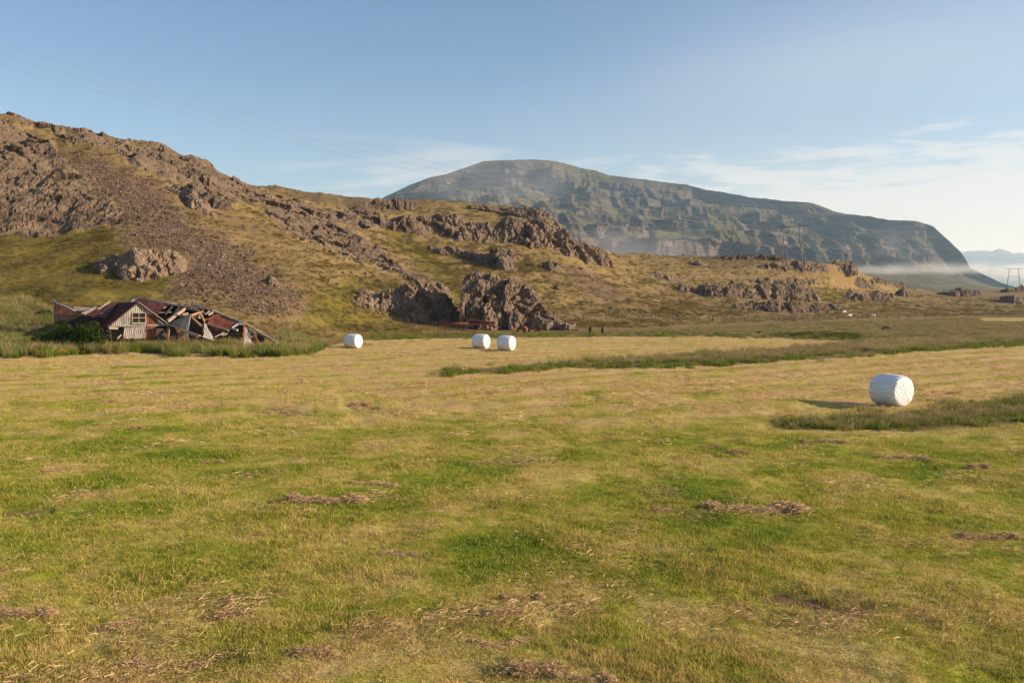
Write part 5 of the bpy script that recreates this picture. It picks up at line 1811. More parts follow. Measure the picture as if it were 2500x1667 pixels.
def sheep(label, px, py, ang, lying=False, s=0.85):
    c = hit(px, py)
    t = thing('sheep', label, 'sheep', c, group='sheep grazing below the rocks')
    drop = 0.30 if lying else 0.0
    R = Matrix.Rotation(math.radians(ang), 3, 'Z')
    L = lambda x, y, z: c + R @ (Vector((x, y, z - drop)) * s)
    # fleece: one continuous body with chest, belly, rump and neck
    prof = [(-0.52, 0.60, 0.03), (-0.50, 0.60, 0.12), (-0.40, 0.60, 0.21), (-0.22, 0.59, 0.25), (0.0, 0.57, 0.265), (0.2, 0.58, 0.25), (0.36, 0.61, 0.21), (0.47, 0.68, 0.15), (0.55, 0.78, 0.11), (0.60, 0.86, 0.085), (0.63, 0.90, 0.02)]
    if not lying:
        prof = prof[:7] + [(0.47, 0.60, 0.14), (0.58, 0.52, 0.10), (0.66, 0.44, 0.08), (0.69, 0.40, 0.02)]
    V, Fc = [], []
    n = 12
    for x, z, r in prof:
        for k in range(n):
            a = 2 * math.pi * k / n
            rr = r * (1 + 0.06 * math.sin(5 * a + x * 17))
            V.append(L(x, rr * 0.85 * math.cos(a), z + rr * math.sin(a)))
    for i in range(len(prof) - 1):
        for k in range(n):
            Fc.append((i * n + k, i * n + (k + 1) % n, (i + 1) * n + (k + 1) % n, (i + 1) * n + k))
    mesh_obj('fleece', V, Fc, M['wool'], t, smooth=True)
    hx, hz = (0.66, 0.88) if lying else (0.70, 0.40)
    head = [L(hx - 0.06, 0, hz + 0.03), L(hx + 0.02, 0, hz + 0.02), L(hx + 0.10, 0, hz - 0.05), L(hx + 0.16, 0, hz - 0.10)]
    tube('head', head, 0.085, M['wool'], t, r1=0.045)
    for sgn in (-1, 1):
        tube('ear', [L(hx - 0.03, sgn * 0.06, hz + 0.07), L(hx - 0.06, sgn * 0.17, hz + 0.06)], 0.03, M['wool'], t, r1=0.012, n=6)
    for x in (-0.36, 0.32):
        for sgn in (-1, 1):
            if lying:
                tube('leg', [L(x, sgn * 0.14, 0.44), L(x + 0.14, sgn * 0.24, 0.36), L(x + 0.30, sgn * 0.22, 0.34)], 0.05, M['wool'], t, r1=0.03, n=6)
            else:
                bk = -0.06 if x < 0 else 0.03
                tube('leg', [L(x, sgn * 0.13, 0.46), L(x + bk, sgn * 0.13, 0.24), L(x, sgn * 0.13, 0.0)], 0.055, M['wool'], t, r1=0.03, n=6)
    tube('tail', [L(-0.52, 0, 0.62), L(-0.57, 0, 0.48)], 0.04, M['wool'], t, r1=0.02, n=6)


sheep('white sheep grazing highest, close under the low broken rock band', 2061.5, 766, 200)
sheep('white sheep lying in the grass just below the highest sheep', 2074, 773, 15, True, 0.95)
sheep('white sheep grazing apart from the two others, farthest right', 2132, 775.5, 170)


# ------------------------------------------------------------------ power line
LD = Vector((184.0, 208.0, 0)).normalized()
PERP = Vector((LD.y, -LD.x, 0))
A1 = P(1934, 553.5, 250.0)
A2 = P(2475.5, 656.2, 458.0)


def pylon(label, arm, height):
    base = Vector((arm.x, arm.y, float(gz(arm.x, arm.y)[0])))
    t = thing('power_pylon', label, 'pylon', base, group='wooden H-frame pylons of the power line')
    ends = []
    for sg in (-1, 1):
        top = arm + PERP * (2.15 * sg) + Z * 0.15
        ft = arm + PERP * (3.25 * sg)
        ft.z = float(gz(ft.x, ft.y)[0]) - 0.3
        tube('pole', [ft, top], 0.19, M['pole'], t, r1=0.13, n=10)
        m = top.lerp(ft, 0.36)
        ends.append(m)
    beam('crossarm', arm - PERP * 4.3, arm + PERP * 4.3, 0.16, 0.22, M['pole'], t)
    beam('brace', ends[0], ends[1], 0.10, 0.14, M['pole'], t)
    for off in (-4.1, 0.0, 4.1):
        p = arm + PERP * off - Z * 0.1
        ins = tube('insulator', [p, p - Z * 1.3], 0.025, M['porcelain'], t, n=6)
        for k in range(6):
            tube('disc', [p - Z * (0.35 + 0.15 * k), p - Z * (0.41 + 0.15 * k)], 0.11, M['porcelain'], ins, r1=0.06, n=8)


pylon('near wooden H-frame power pylon on the ridge, seen against the mountain', A1, 10)
pylon('far wooden H-frame power pylon at the right edge of the picture', A2, 10)
for k, off in enumerate((-4.1, 0.0, 4.1)):
    pts = []
    d = Vector((184.0, 208.0, 0))
    start = Vector((A1.x, A1.y, 0)) + PERP * off
    for i in range(60, 0, -1):
        s = 1.08 * i / 60
        z = A1.z - 1.4 - 8.7 * s + 24.1 * s * s
        q = start - d * s
        pts.append(Vector((q.x, q.y, z)))
    e2 = A2 + PERP * off
    for i in range(41):
        w = i / 40
        z = (A1.z - 1.4) * (1 - w) + (A2.z - 1.4) * w - 4 * 4.2 * w * (1 - w)
        q = start.lerp(Vector((e2.x, e2.y, 0)), w)
        pts.append(Vector((q.x, q.y, z)))
    for i in range(1, 12):
        q = e2 + d * (i / 11.0)
        w = i / 11.0
        pts.append(Vector((q.x, q.y, A2.z - 1.4 - 6.0 * w - 4 * 4.0 * w * (1 - w))))
    V, Fc = tube_np(pts, 0.017, n=5)
    o = mesh_obj('power_cable', V, Fc, M['wire'], None, smooth=True)
    tag(o, ['lowest of the three power cables against the left sky', 'middle one of the three power cables', 'uppermost of the three power cables against the left sky'][k], 'power cable', 'cables of the power line')


# ------------------------------------------------------------------ grass, hay and plants
def make_blade_mat(name, kind):
    m, t, out = new_mat(name)
    tint = t.attr('tint')
    hgt = t.attr('along')
    rnd = t.node('ShaderNodeObjectInfo').outputs['Random']
    if kind == 'mown':
        fg = t.node('ShaderNodeGroup')
        fg.node_tree = FIELD_G
        c = fg.outputs['Color']
        c = t.mix(t.math('MULTIPLY', t.rng(tint, 0.60, 0.95), 0.75), c, (0.42, 0.31, 0.13))
        c = t.mix(t.math('MULTIPLY', t.rng(rnd, 0.55, 1.0), 0.45), c, (0.155, 0.225, 0.018))
    elif kind == 'tall':
        pos = t.node('ShaderNodeNewGeometry').outputs['Position']
        n = t.noise(pos, 0.25, 2.0, 0.5, 0.3)
        f = t.math('ADD', t.math('MULTIPLY', n, 0.9), t.math('MULTIPLY', t.math('SUBTRACT', rnd, 0.5), 0.35))
        low = t.ramp(f, [(0.25, (0.085, 0.115, 0.018)), (0.5, (0.14, 0.145, 0.030)), (0.75, (0.22, 0.175, 0.065))])
        top = t.ramp(f, [(0.25, (0.20, 0.18, 0.065)), (0.5, (0.29, 0.215, 0.115)), (0.75, (0.36, 0.25, 0.155))])
        c = t.mix(t.rng(hgt, 0.35, 0.85), low, top)
    elif kind == 'green':
        c = t.ramp(t.math('ADD', t.math('MULTIPLY', tint, 0.6), t.math('MULTIPLY', rnd, 0.4)),
                   [(0.1, (0.055, 0.085, 0.013)), (0.5, (0.10, 0.135, 0.020)), (0.9, (0.175, 0.195, 0.036))])
    elif kind == 'slope':
        pos = t.node('ShaderNodeNewGeometry').outputs['Position']
        n = t.noise(pos, 0.09, 2.0, 0.55, 0.5)
        f = t.math('ADD', n, t.math('MULTIPLY', t.math('SUBTRACT', rnd, 0.5), 0.45))
        c = t.ramp(f, [(0.28, (0.080, 0.064, 0.017)), (0.48, (0.135, 0.101, 0.035)), (0.68, (0.20, 0.147, 0.060))])
    elif kind == 'hay':
        c = t.ramp(t.math('ADD', t.math('MULTIPLY', tint, 0.75), t.math('MULTIPLY', rnd, 0.25)),
                   [(0.0, (0.25, 0.160, 0.078)), (0.35, (0.35, 0.235, 0.120)), (0.7, (0.43, 0.298, 0.162)), (1.0, (0.50, 0.37, 0.22))])
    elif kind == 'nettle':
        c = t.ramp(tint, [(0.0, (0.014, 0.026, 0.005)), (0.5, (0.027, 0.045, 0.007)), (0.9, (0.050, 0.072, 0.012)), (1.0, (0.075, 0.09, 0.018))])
    elif kind == 'flower':
        c = t.mix(t.rng(hgt, 0.86, 0.90), (0.085, 0.115, 0.018, 1), (0.75, 0.42, 0.02, 1))
    shade = t.math('ADD', 0.58, t.math('MULTIPLY', tint, 1.2))
    c = t.mix(1.0, c, t.comb(shade, shade, shade), 'MULTIPLY')
    d = t.node('ShaderNodeBsdfDiffuse')
    tr = t.node('ShaderNodeBsdfTranslucent')
    t.put(d.inputs['Color'], c)
    t.put(tr.inputs['Color'], c)
    mx = t.node('ShaderNodeMixShader')
    mx.inputs[0].default_value = 0.34
    t.l.new(d.outputs[0], mx.inputs[1])
    t.l.new(tr.outputs[0], mx.inputs[2])
    t.l.new(mx.outputs[0], out.inputs['Surface'])
    return m


for k in ('mown', 'tall', 'green', 'slope', 'hay', 'nettle', 'flower'):
    M['blade_' + k] = make_blade_mat('blade_' + k, k)


def blades_mesh(name, rng, n, radius, h0, h1, width, lean, mat, curl=0.5, seg=2, heads=0.0):
    V, Fc, T, A = [], [], [], []
    for b in range(n):
        a, r = rng.uniform(0, 6.283), radius * math.sqrt(rng.random())
        bx, by = r * math.cos(a), r * math.sin(a)
        h = rng.uniform(h0, h1)
        la = rng.uniform(0, 6.283)
        ln = lean * rng.random() * h
        tx, ty = math.cos(la) * ln, math.sin(la) * ln
        fa = rng.uniform(0, 3.1416)
        wx, wy = math.cos(fa) * width / 2, math.sin(fa) * width / 2
        tint = rng.random()
        hd = rng.random() < heads
        k0 = len(V)
        for s in range(seg + 1):
            f = s / seg
            w = (1 - f * 0.8) if not hd else (0.5 if f < 0.7 else 1.6 * (1 - 0.5 * f))
            cx, cy = bx + tx * f ** (1 + curl), by + ty * f ** (1 + curl)
            cz = h * f * (1 - 0.25 * lean * f * f * 0.5) - 0.01
            V += [(cx - wx * w, cy - wy * w, cz), (cx + wx * w, cy + wy * w, cz)]
            T += [tint, tint]
            A += [f, f]
        for s in range(seg):
            i = k0 + 2 * s
            Fc.append((i, i + 1, i + 3, i + 2))
    me = np_mesh(name, np.array(V), np.array(Fc), False)
    add_attr(me, 'tint', T)
    add_attr(me, 'along', A)
    me.materials.append(mat)
    return me


def proto_set(name, meshes):
    c = bpy.data.collections.new(name)
    for i, me in enumerate(meshes):
        c.objects.link(bpy.data.objects.new('%s_tuft_%02d' % (name, i), me))
    return c


def scatter(name, label, pts, rot, sc, idx, coll):
    me = bpy.data.meshes.new(name)
    me.vertices.add(len(pts))
    me.vertices.foreach_set('co', np.ascontiguousarray(pts, np.float32).ravel())
    a = me.attributes.new('rot', 'FLOAT_VECTOR', 'POINT')
    a.data.foreach_set('vector', np.ascontiguousarray(rot, np.float32).ravel())
    a = me.attributes.new('sc', 'FLOAT_VECTOR', 'POINT')
    a.data.foreach_set('vector', np.ascontiguousarray(sc, np.float32).ravel())
    a = me.attributes.new('ix', 'INT', 'POINT')
    a.data.foreach_set('value', np.ascontiguousarray(idx, np.int32))
    o = bpy.data.objects.new(name, me)
    link(o)
    tag(o, label, kind='stuff')
    g = bpy.data.node_groups.new(name + '_nodes', 'GeometryNodeTree')
    g.interface.new_socket('Geometry', in_out='INPUT', socket_type='NodeSocketGeometry')
    g.interface.new_socket('Geometry', in_out='OUTPUT', socket_type='NodeSocketGeometry')
    gi, go = g.nodes.new('NodeGroupInput'), g.nodes.new('NodeGroupOutput')
    ci = g.nodes.new('GeometryNodeCollectionInfo')
    ci.inputs['Collection'].default_value = coll
    ci.inputs['Separate Children'].default_value = True
    ci.inputs['Reset Children'].default_value = True
    io = g.nodes.new('GeometryNodeInstanceOnPoints')
    io.inputs['Pick Instance'].default_value = True

    def named(n, dt):
        nd = g.nodes.new('GeometryNodeInputNamedAttribute')
        nd.data_type = dt
        nd.inputs['Name'].default_value = n
        return nd.outputs['Attribute']
    e2r = g.nodes.new('FunctionNodeEulerToRotation')
    g.links.new(named('rot', 'FLOAT_VECTOR'), e2r.inputs[0])
    g.links.new(gi.outputs[0], io.inputs['Points'])
    g.links.new(ci.outputs[0], io.inputs['Instance'])
    g.links.new(named('ix', 'INT'), io.inputs['Instance Index'])
    g.links.new(e2r.outputs[0], io.inputs['Rotation'])
    g.links.new(named('sc', 'FLOAT_VECTOR'), io.inputs['Scale'])
    g.links.new(io.outputs[0], go.inputs[0])
    md = o.modifiers.new('scatter', 'NODES')
    md.node_group = g
    return o


def ring_points(r0, r1, dens, amax=0.62):
    n = int(dens * amax * (r1 * r1 - r0 * r0))
    r = np.sqrt(RNG.uniform(r0 * r0, r1 * r1, n))
    a = RNG.uniform(-amax, amax, n)
    return r * np.sin(a), r * np.cos(a)


def fin(x, y, s0, s1, nproto, hs=None, tilt=0.12):
    n = len(x)
    z = gz(x, y)
    pts = np.stack([x, y, z], -1)
    rot = np.stack([RNG.normal(0, tilt, n), RNG.normal(0, tilt, n), RNG.uniform(0, 6.283, n)], -1)
    s = RNG.uniform(s0, s1, n)
    sz = s if hs is None else s * hs
    return pts, rot, np.stack([s, s, sz], -1), RNG.integers(0, nproto, n)


brng = random.Random(5)
mown_protos = proto_set('mown_grass', [blades_mesh('mown_tuft', brng, 38, 0.13, 0.018, 0.060, 0.0095, 1.3, M['blade_mown']) for _ in range(6)]
                        + [blades_mesh('mown_tuft', brng, 32, 0.13, 0.03, 0.10, 0.0085, 1.0, M['blade_mown']) for _ in range(2)])
tall_protos = proto_set('tall_grass', [blades_mesh('tall_tuft', brng, 46, 0.20, 0.30, 0.72, 0.012, 0.55, M['blade_tall'], 0.8, 3, 0.45) for _ in range(5)])
green_protos = proto_set('green_grass', [blades_mesh('green_tuft', brng, 60, 0.22, 0.20, 0.50, 0.016, 0.8, M['blade_green'], 0.8, 3) for _ in range(5)])
slope_protos = proto_set('slope_grass', [blades_mesh('slope_tuft', brng, 34, 0.24, 0.08, 0.26, 0.022, 1.2, M['blade_slope'], 0.6, 2) for _ in range(6)])
flower_protos = proto_set('buttercup', [blades_mesh('buttercup_tuft', brng, 9, 0.25, 0.30, 0.55, 0.030, 0.4, M['blade_flower'], 0.6, 3, 1.0) for _ in range(3)])


def scatter_meadow():
    X, Y, S = [], [], []
    for r0, r1, dens, s in ((6, 11, 210, 0.80), (11, 17, 130, 0.85), (17, 27, 50, 1.0), (27, 42, 17, 1.2), (42, 64, 6, 1.4), (64, 105, 2.0, 1.6)):
        x, y = ring_points(r0, r1, dens)
        px, py = proj(x, y, gz(x, y))
        keep = (sample(MOW, x, y) > 0.5) & (RNG.random(len(x)) > sample(SOIL, x, y) * 0.9)
        # growth is patchy: thin where the hay lay, thick in the green hollows
        nn = perlin(x * 0.5, y * 0.5, x * 0 + 3) + 0.6 * perlin(x * 1.6, y * 1.6, x * 0 + 9)
        keep &= RNG.random(len(x)) < 0.86 + 0.4 * nn
        X.append(x[keep])
        Y.append(y[keep])
        S.append(np.full(keep.sum(), s) * (1 + 0.35 * nn[keep]))
    x, y, s = np.concatenate(X), np.concatenate(Y), np.concatenate(S)
    p, r, sc, ix = fin(x, y, 0.75, 1.3, 8)
    gn = perlin(x * 0.42, y * 0.42, x * 0 + 21) + 0.5 * perlin(x * 1.3, y * 1.3, x * 0 + 5)
    hs = np.clip(1.0 + 0.9 * gn, 0.5, 1.8)
    sc = sc * s[:, None]
    sc[:, 2] *= hs
    scatter('meadow_grass', 'short mown grass and stubble covering the meadow', p, r, sc, ix, mown_protos)


def poly_points(polys, n, ylo, yhi, xlo, xhi, keep=None):
    x, y = RNG.uniform(xlo, xhi, n), RNG.uniform(ylo, yhi, n)
    px, py = proj(x, y, gz(x, y))
    ok = np.zeros(n, bool)
    for p in polys:
        ok |= in_poly(p, px, py) > np.minimum(22, 700 / y) * (RNG.random(n) ** 1.5 + 0.9 * perlin(x * 0.45, y * 0.45, x * 0 + 2) - 0.15)
    return x[ok], y[ok]


STRIP_TOP = [(1085, 907), (1200, 899), (1380, 884), (1685, 865), (1904, 852), (2094, 838), (2300, 832), (2520, 812), (2520, 832), (2285, 850), (2047, 866), (1761, 885), (1380, 893), (1150, 909)]
STRIP_EDGE = [(1040, 908), (1150, 909), (1380, 893), (1761, 886), (2047, 868), (2285, 852), (2520, 834), (2520, 840), (2285, 858), (2047, 875), (1761, 893), (1380, 900), (1120, 917)]
VERGE = [(-60, 745), (60, 735), (140, 770), (240, 800), (290, 833), (420, 838), (520, 838), (600, 846), (660, 836), (700, 812), (760, 840), (800, 845), (770, 866), (640, 872), (450, 867), (300, 860), (200, 868), (0, 872), (-60, 872)]
EDGE2 = [(830, 829), (900, 818), (1050, 816), (1250, 816), (1450, 814), (1700, 812), (1880, 817), (2100, 826), (2100, 834), (1900, 826), (1700, 821), (1400, 824), (1050, 829)]
HOLE = [(1880, 818), (1960, 814), (2060, 815), (2130, 822), (2120, 828), (2020, 826), (1940, 824)]
ROUGH = [(1450, 812), (1700, 800), (2000, 786), (2300, 778), (2520, 770), (2520, 815), (2300, 832), (2094, 834), (1900, 824), (1700, 818)]


def scatter_rough():
    X, Y, H = [], [], []
    for polys, n, b, hs in (([DITCH], 5500, (24, 40, 6, 30), 0.38), ([STRIP_TOP], 26000, (44, 100, -5, 60), 0.55), ([VERGE], 16000, (57, 80, -50, -15), 1.0), ([ROUGH], 13000, (80, 215, 5, 130), 0.40)):
        x, y = poly_points(polys, n, *b)
        X.append(x)
        Y.append(y)
        H.append(np.full(len(x), hs))
    x, y, h = np.concatenate(X), np.concatenate(Y), np.concatenate(H)
    keep = (sample(MOW, x, y) < 0.5) | (y < 130)
    x, y, h = x[keep], y[keep], h[keep]
    p, r, sc, ix = fin(x, y, 0.8, 1.3, 5, None, 0.08)
    sc[:, 2] *= h * RNG.uniform(0.7, 1.25, len(h))
    k = np.clip(y / 60.0, 0.8, 1.6)[:, None]
    sc[:, :2] *= k
    scatter('tall_grass', 'tall brownish seeding grass in the ditches and rough pasture', p, r, sc, ix, tall_protos)
    X, Y, H = [], [], []
    for polys, n, b, hs in (([DITCH], 4500, (24, 40, 6, 30), 0.45), ([STRIP_EDGE], 20000, (44, 80, -6, 50), 0.6), ([VERGE], 36000, (57, 80, -50, -15), 1.25), ([EDGE2], 7000, (76, 120, -20, 45), 0.55), ([HOLE], 2000, (76, 110, 20, 45), 0.6)):
        x, y = poly_points(polys, n, *b)
        X.append(x)
        Y.append(y)
        H.append(np.full(len(x), hs))
    x, y, h = np.concatenate(X), np.concatenate(Y), np.concatenate(H)
    keep = RNG.random(len(x)) < 0.55 + 0.9 * perlin(x * 0.35, y * 0.35, x * 0)
    x, y, h = x[keep], y[keep], h[keep]
    p, r, sc, ix = fin(x, y, 0.8, 1.4, 5, None, 0.1)
    sc[:, 2] *= h * RNG.uniform(0.7, 1.3, len(h))
    scatter('green_grass', 'lush green grass along the ditch edges and before the ruined farm', p, r, sc, ix, green_protos)
    fx, fy = poly_points([[(0, 846), (120, 846), (240, 856), (230, 868), (120, 874), (0, 870)]], 450, 57, 66, -42, -28)
    p, r, sc, ix = fin(fx, fy, 0.8, 1.2, 3)
    scatter('buttercup_weeds', 'yellow buttercups in the long grass at the meadow edge', p, r, sc, ix, flower_protos)


def scatter_slope():
    X, Y = [], []
    for r0, r1, dens in ((62, 90, 7.0), (90, 125, 5.0), (125, 175, 2.6), (175, 270, 0.9), (270, 360, 0.4)):
        x, y = ring_points(r0, r1, dens)
        z = gz(x, y)
        ok = (sample(MOW, x, y) < 0.5) & (z > 0.15) & (RNG.random(len(x)) > 1.6 * sample(ROCK, x, y)) & (RNG.random(len(x)) > 1.25 * sample(SCREE, x, y))
        ok &= RNG.random(len(x)) < 0.6 + 0.8 * perlin(x * 0.2, y * 0.2, x * 0 + 6)
        X.append(x[ok])
        Y.append(y[ok])
    x, y = np.concatenate(X), np.concatenate(Y)
    p, r, sc, ix = fin(x, y, 0.8, 1.5, 6, 0.9, 0.15)
    sc *= np.clip(y / 95.0, 0.8, 1.7)[:, None]
    scatter('hill_grass', 'tufted straw and olive coloured grass of the hillside', p, r, sc, ix, slope_protos)


ditch_shade_protos = proto_set('ditch_weed', [blades_mesh('shade_tuft', brng, 60, 0.24, 0.15, 0.45, 0.03, 0.8, M['blade_nettle'], 0.8, 3) for _ in range(4)])  # dark blades: the ditch's shadow is put into the grass colour
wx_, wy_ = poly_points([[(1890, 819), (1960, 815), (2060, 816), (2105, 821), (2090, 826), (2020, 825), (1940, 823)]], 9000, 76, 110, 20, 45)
scatter('ditch_shade_grass', 'dark green grass standing for the shadow in the short ditch of the far meadow', *fin(wx_, wy_, 0.9, 1.4, 4, 0.55), ditch_shade_protos)
scatter_meadow()
scatter_rough()
scatter_slope()


# ------------------------------------------------------------------ hay left on the meadow
def hay_mesh(rng, n, lx, ly, h):
    """a tangle of dry stalks heaped on a few lumps"""
    V, Fc, T = [], [], []
    k = max(3, int(lx / 0.13))
    lumps = []
    for i in range(k):
        f = (i + 0.5) / k * 2 - 1
        lumps.append((f * lx * 0.85 + rng.gauss(0, 0.04), rng.gauss(0, ly * 0.42), rng.uniform(0.5, 1.0) * min(ly, 0.26) + 0.05, rng.uniform(0.45, 1.0) * h))
    for cx, cy, r, hh in lumps:                       # the dense heart of each lump
        k0, m = len(V), 10
        V.append((cx, cy, hh * 0.62))
        T.append(0.35)
        for j in range(m):
            a = 2 * math.pi * j / m
            q = r * rng.uniform(0.55, 0.85)
            V.append((cx + q * math.cos(a), cy + q * 0.8 * math.sin(a), -0.01))
            T.append(0.3)
        for j in range(m):
            Fc.append((k0, k0 + 1 + j, k0 + 1 + (j + 1) % m))
    for b in range(n):
        cx, cy, r, hh = rng.choice(lumps)
        a, q = rng.uniform(0, 6.283), abs(rng.gauss(0, 0.62))
        u, v = cx + r * q * math.cos(a), cy + r * q * 0.85 * math.sin(a)
        z = hh * max(0.0, 1 - q * q * 0.7) * rng.uniform(0.45, 1.1) + 0.006
        L = rng.uniform(0.06, 0.20)
        fa = rng.gauss(0.15, 0.9)
        dx, dy = math.cos(fa) * L / 2, math.sin(fa) * L / 2
        cv = rng.uniform(-0.05, 0.12) * L
        wx, wy = -math.sin(fa) * 0.0015, math.cos(fa) * 0.0015
        tl = rng.gauss(0, 0.14) * L
        k0 = len(V)
        t = rng.random()
        for s in (-1, -0.33, 0.33, 1):
            zz = max(z + cv * (1 - s * s) - 0.2 * abs(cv) + tl * s, 0.0)
            V += [(u + dx * s - wx, v + dy * s - wy, zz - 0.002), (u + dx * s + wx, v + dy * s + wy, zz + 0.003)]
            T += [t, t]
        for s in range(3):
            i = k0 + 2 * s
            Fc.append((i, i + 1, i + 3))
            Fc.append((i, i + 3, i + 2))
    me = np_mesh('hay_clump', np.array(V), np.array(Fc), False)
    add_attr(me, 'tint', T)
    add_attr(me, 'along', [0.5] * len(V))
    me.materials.append(M['blade_hay'])
    return me


hrng = random.Random(9)
HAY = {'long': [hay_mesh(hrng, 1900, 0.80, 0.22, 0.12), hay_mesh(hrng, 1900, 0.80, 0.20, 0.10)],
       'heap': [hay_mesh(hrng, 1300, 0.34, 0.28, 0.14), hay_mesh(hrng, 1300, 0.36, 0.24, 0.12)],
       'flat': [hay_mesh(hrng, 1800, 0.75, 0.42, 0.07), hay_mesh(hrng, 1800, 0.70, 0.36, 0.06)]}
HAYS = [  # photo x, y of its middle, width in photo pixels, kind, turn, label
    (805, 1222, 235, 'long', -3, 'long reddish windrow of hay in the left middle of the meadow'),
    (1290, 1652, 150, 'heap', -8, 'thick rounded hay clump cut by the lower picture edge'),
    (1430, 1662, 190, 'long', -6, 'hay trail running on to the right of the thick rounded clump'),
    (288, 1535, 75, 'heap', 20, 'upright tangled hay clump standing in the green left foreground'),
    (1278, 1462, 130, 'long', 4, 'pale hay bundle lying across the centre foreground'),
    (1222, 1505, 95, 'heap', 10, 'smaller hay heap just below the pale bundle in the centre foreground'),
    (430, 1625, 300, 'flat', 5, 'broad flattened spread of hay along the lower left edge'),
    (745, 1604, 110, 'heap', -10, 'twisted hay clump right of the broad flattened spread'),
    (95, 1652, 220, 'flat', 0, 'flattened hay patch in the bottom left corner'),
    (560, 1510, 90, 'heap', 15, 'small double hay clump in the left foreground grass'),
    (70, 1497, 190, 'long', -4, 'hay row entering from the left picture edge'),
    (915, 1182, 150, 'long', -9, 'thin hay line slanting above the long reddish windrow'),
    (1850, 1246, 290, 'long', -2, 'longest loose hay row in the right middle of the meadow'),
    (1615, 1250, 50, 'heap', 0, 'little round hay tuft at the end of the longest row'),
    (518, 1129, 75, 'long', 0, 'short raised hay strip on the left side of the meadow'),
    (145, 1144, 110, 'flat', 0, 'thin pale hay patch near the left picture edge'),
    (1215, 1571, 150, 'flat', -6, 'loose hay spread between the centre bundle and the lower edge'),
    (975, 1352, 130, 'flat', -8, 'loose hay patch in the green centre left foreground'),
    (2420, 1312, 170, 'long', -3, 'hay row running out at the right picture edge'),
    (1400, 1310, 90, 'flat', -5, 'scattered hay in the middle of the foreground'),
    (888, 991, 48, 'heap', 0, 'dark hay heap beside the bare soil strip'),
    (1362, 1040, 26, 'heap', 0, 'single small hay tuft standing alone in mid meadow'),
    (342, 1047, 30, 'heap', 0, 'small hay tuft on the pale left part of the meadow'),
    (2010, 1078, 130, 'long', -3, 'reddish hay strip below the tall ditch grass'),
    (1735, 1093, 60, 'long', 0, 'low hay strip in the green patch left of the ditch'),
    (1800, 1107, 55, 'heap', 0, 'brown hay lump in the green patch near the ditch end'),
    (2390, 1142, 55, 'heap', 0, 'hay lump on the green right part of the meadow'),
    (2200, 1117, 140, 'long', -2, 'dull hay strip on the right side under the ditch'),
    (1030, 938, 22, 'heap', 0, 'tiny hay tuft on the tan meadow below the bale pair'),
    (2328, 962, 34, 'heap', 0, 'dark hay tuft to the right of the near bale'),
    (2290, 978, 60, 'long', 0, 'flat reddish hay strip at the foot of the near bale'),
    (262, 866, 80, 'heap', 0, 'pale hay mound at the edge of the long grass before the farm'),
    (520, 868, 150, 'flat', 0, 'ridge of pale hay raked along the grass edge before the shed'),
    (40, 917, 75, 'flat', 0, 'reddish hay patch at the left picture edge below the farm'),
    (280, 935, 120, 'flat', 0, 'reddish hay spread in the meadow below the gabled shed'),
    (390, 960, 170, 'flat', 4, 'wide dry hay spread below the collapsed barn'),
    (273, 982, 34, 'heap', 0, 'brown hay tuft among green grass below the farm'),
    (893, 842, 26, 'heap', 0, 'small hay mound on the right of the lone bale'),
]
for i, (px, py, w, kind, turn, label) in enumerate(HAYS):
    p = hit(px, min(py, 1660))
    if py > 1660:
        p = ground_at(P(px, 1660, p.y))
    me = HAY[kind][i % 2]
    half = {'long': 0.80, 'heap': 0.35, 'flat': 0.72}[kind]
    s = w / F * p.y / 2 / half
    o = bpy.data.objects.new('hay_clump', me)
    o.location = p - Z * 0.01
    o.rotation_euler = (0, 0, math.radians(turn))
    lift = {'long': 0.9, 'heap': 1.1, 'flat': 0.8}[kind]
    o.scale = (s, min(s, 1.6) if kind != 'heap' else s, min(max(s, 0.7), 1.9) * lift)
    link(o)
    tag(o, label, 'hay', 'clumps of hay left on the meadow')


def straw_mesh(rng, n, lx, ly):
    V, Fc, T = [], [], []
    for b in range(n):
        u, v = rng.gauss(0, 0.7) * lx, rng.gauss(0, 0.7) * ly
        L, fa = rng.uniform(0.04, 0.12), rng.uniform(0, 3.14)
        dx, dy = math.cos(fa) * L / 2, math.sin(fa) * L / 2
        wx, wy = -math.sin(fa) * 0.0015, math.cos(fa) * 0.0015
        z, tl, t, k = rng.uniform(0.015, 0.05), rng.gauss(0, 0.06) * L, rng.random(), len(V)
        for s in (-1, 0, 1):
            zz = max(z + 0.04 * L * (1 - s * s) + tl * s, 0.005)
            V += [(u + dx * s - wx, v + dy * s - wy, zz - 0.002), (u + dx * s + wx, v + dy * s + wy, zz + 0.003)]
            T += [t, t]
        Fc += [(k, k + 1, k + 3, k + 2), (k + 2, k + 3, k + 5, k + 4)]
    me = np_mesh('straw', np.array(V), np.array(Fc), False)
    add_attr(me, 'tint', T)
    add_attr(me, 'along', [0.5] * len(V))
    me.materials.append(M['blade_hay'])
    return me


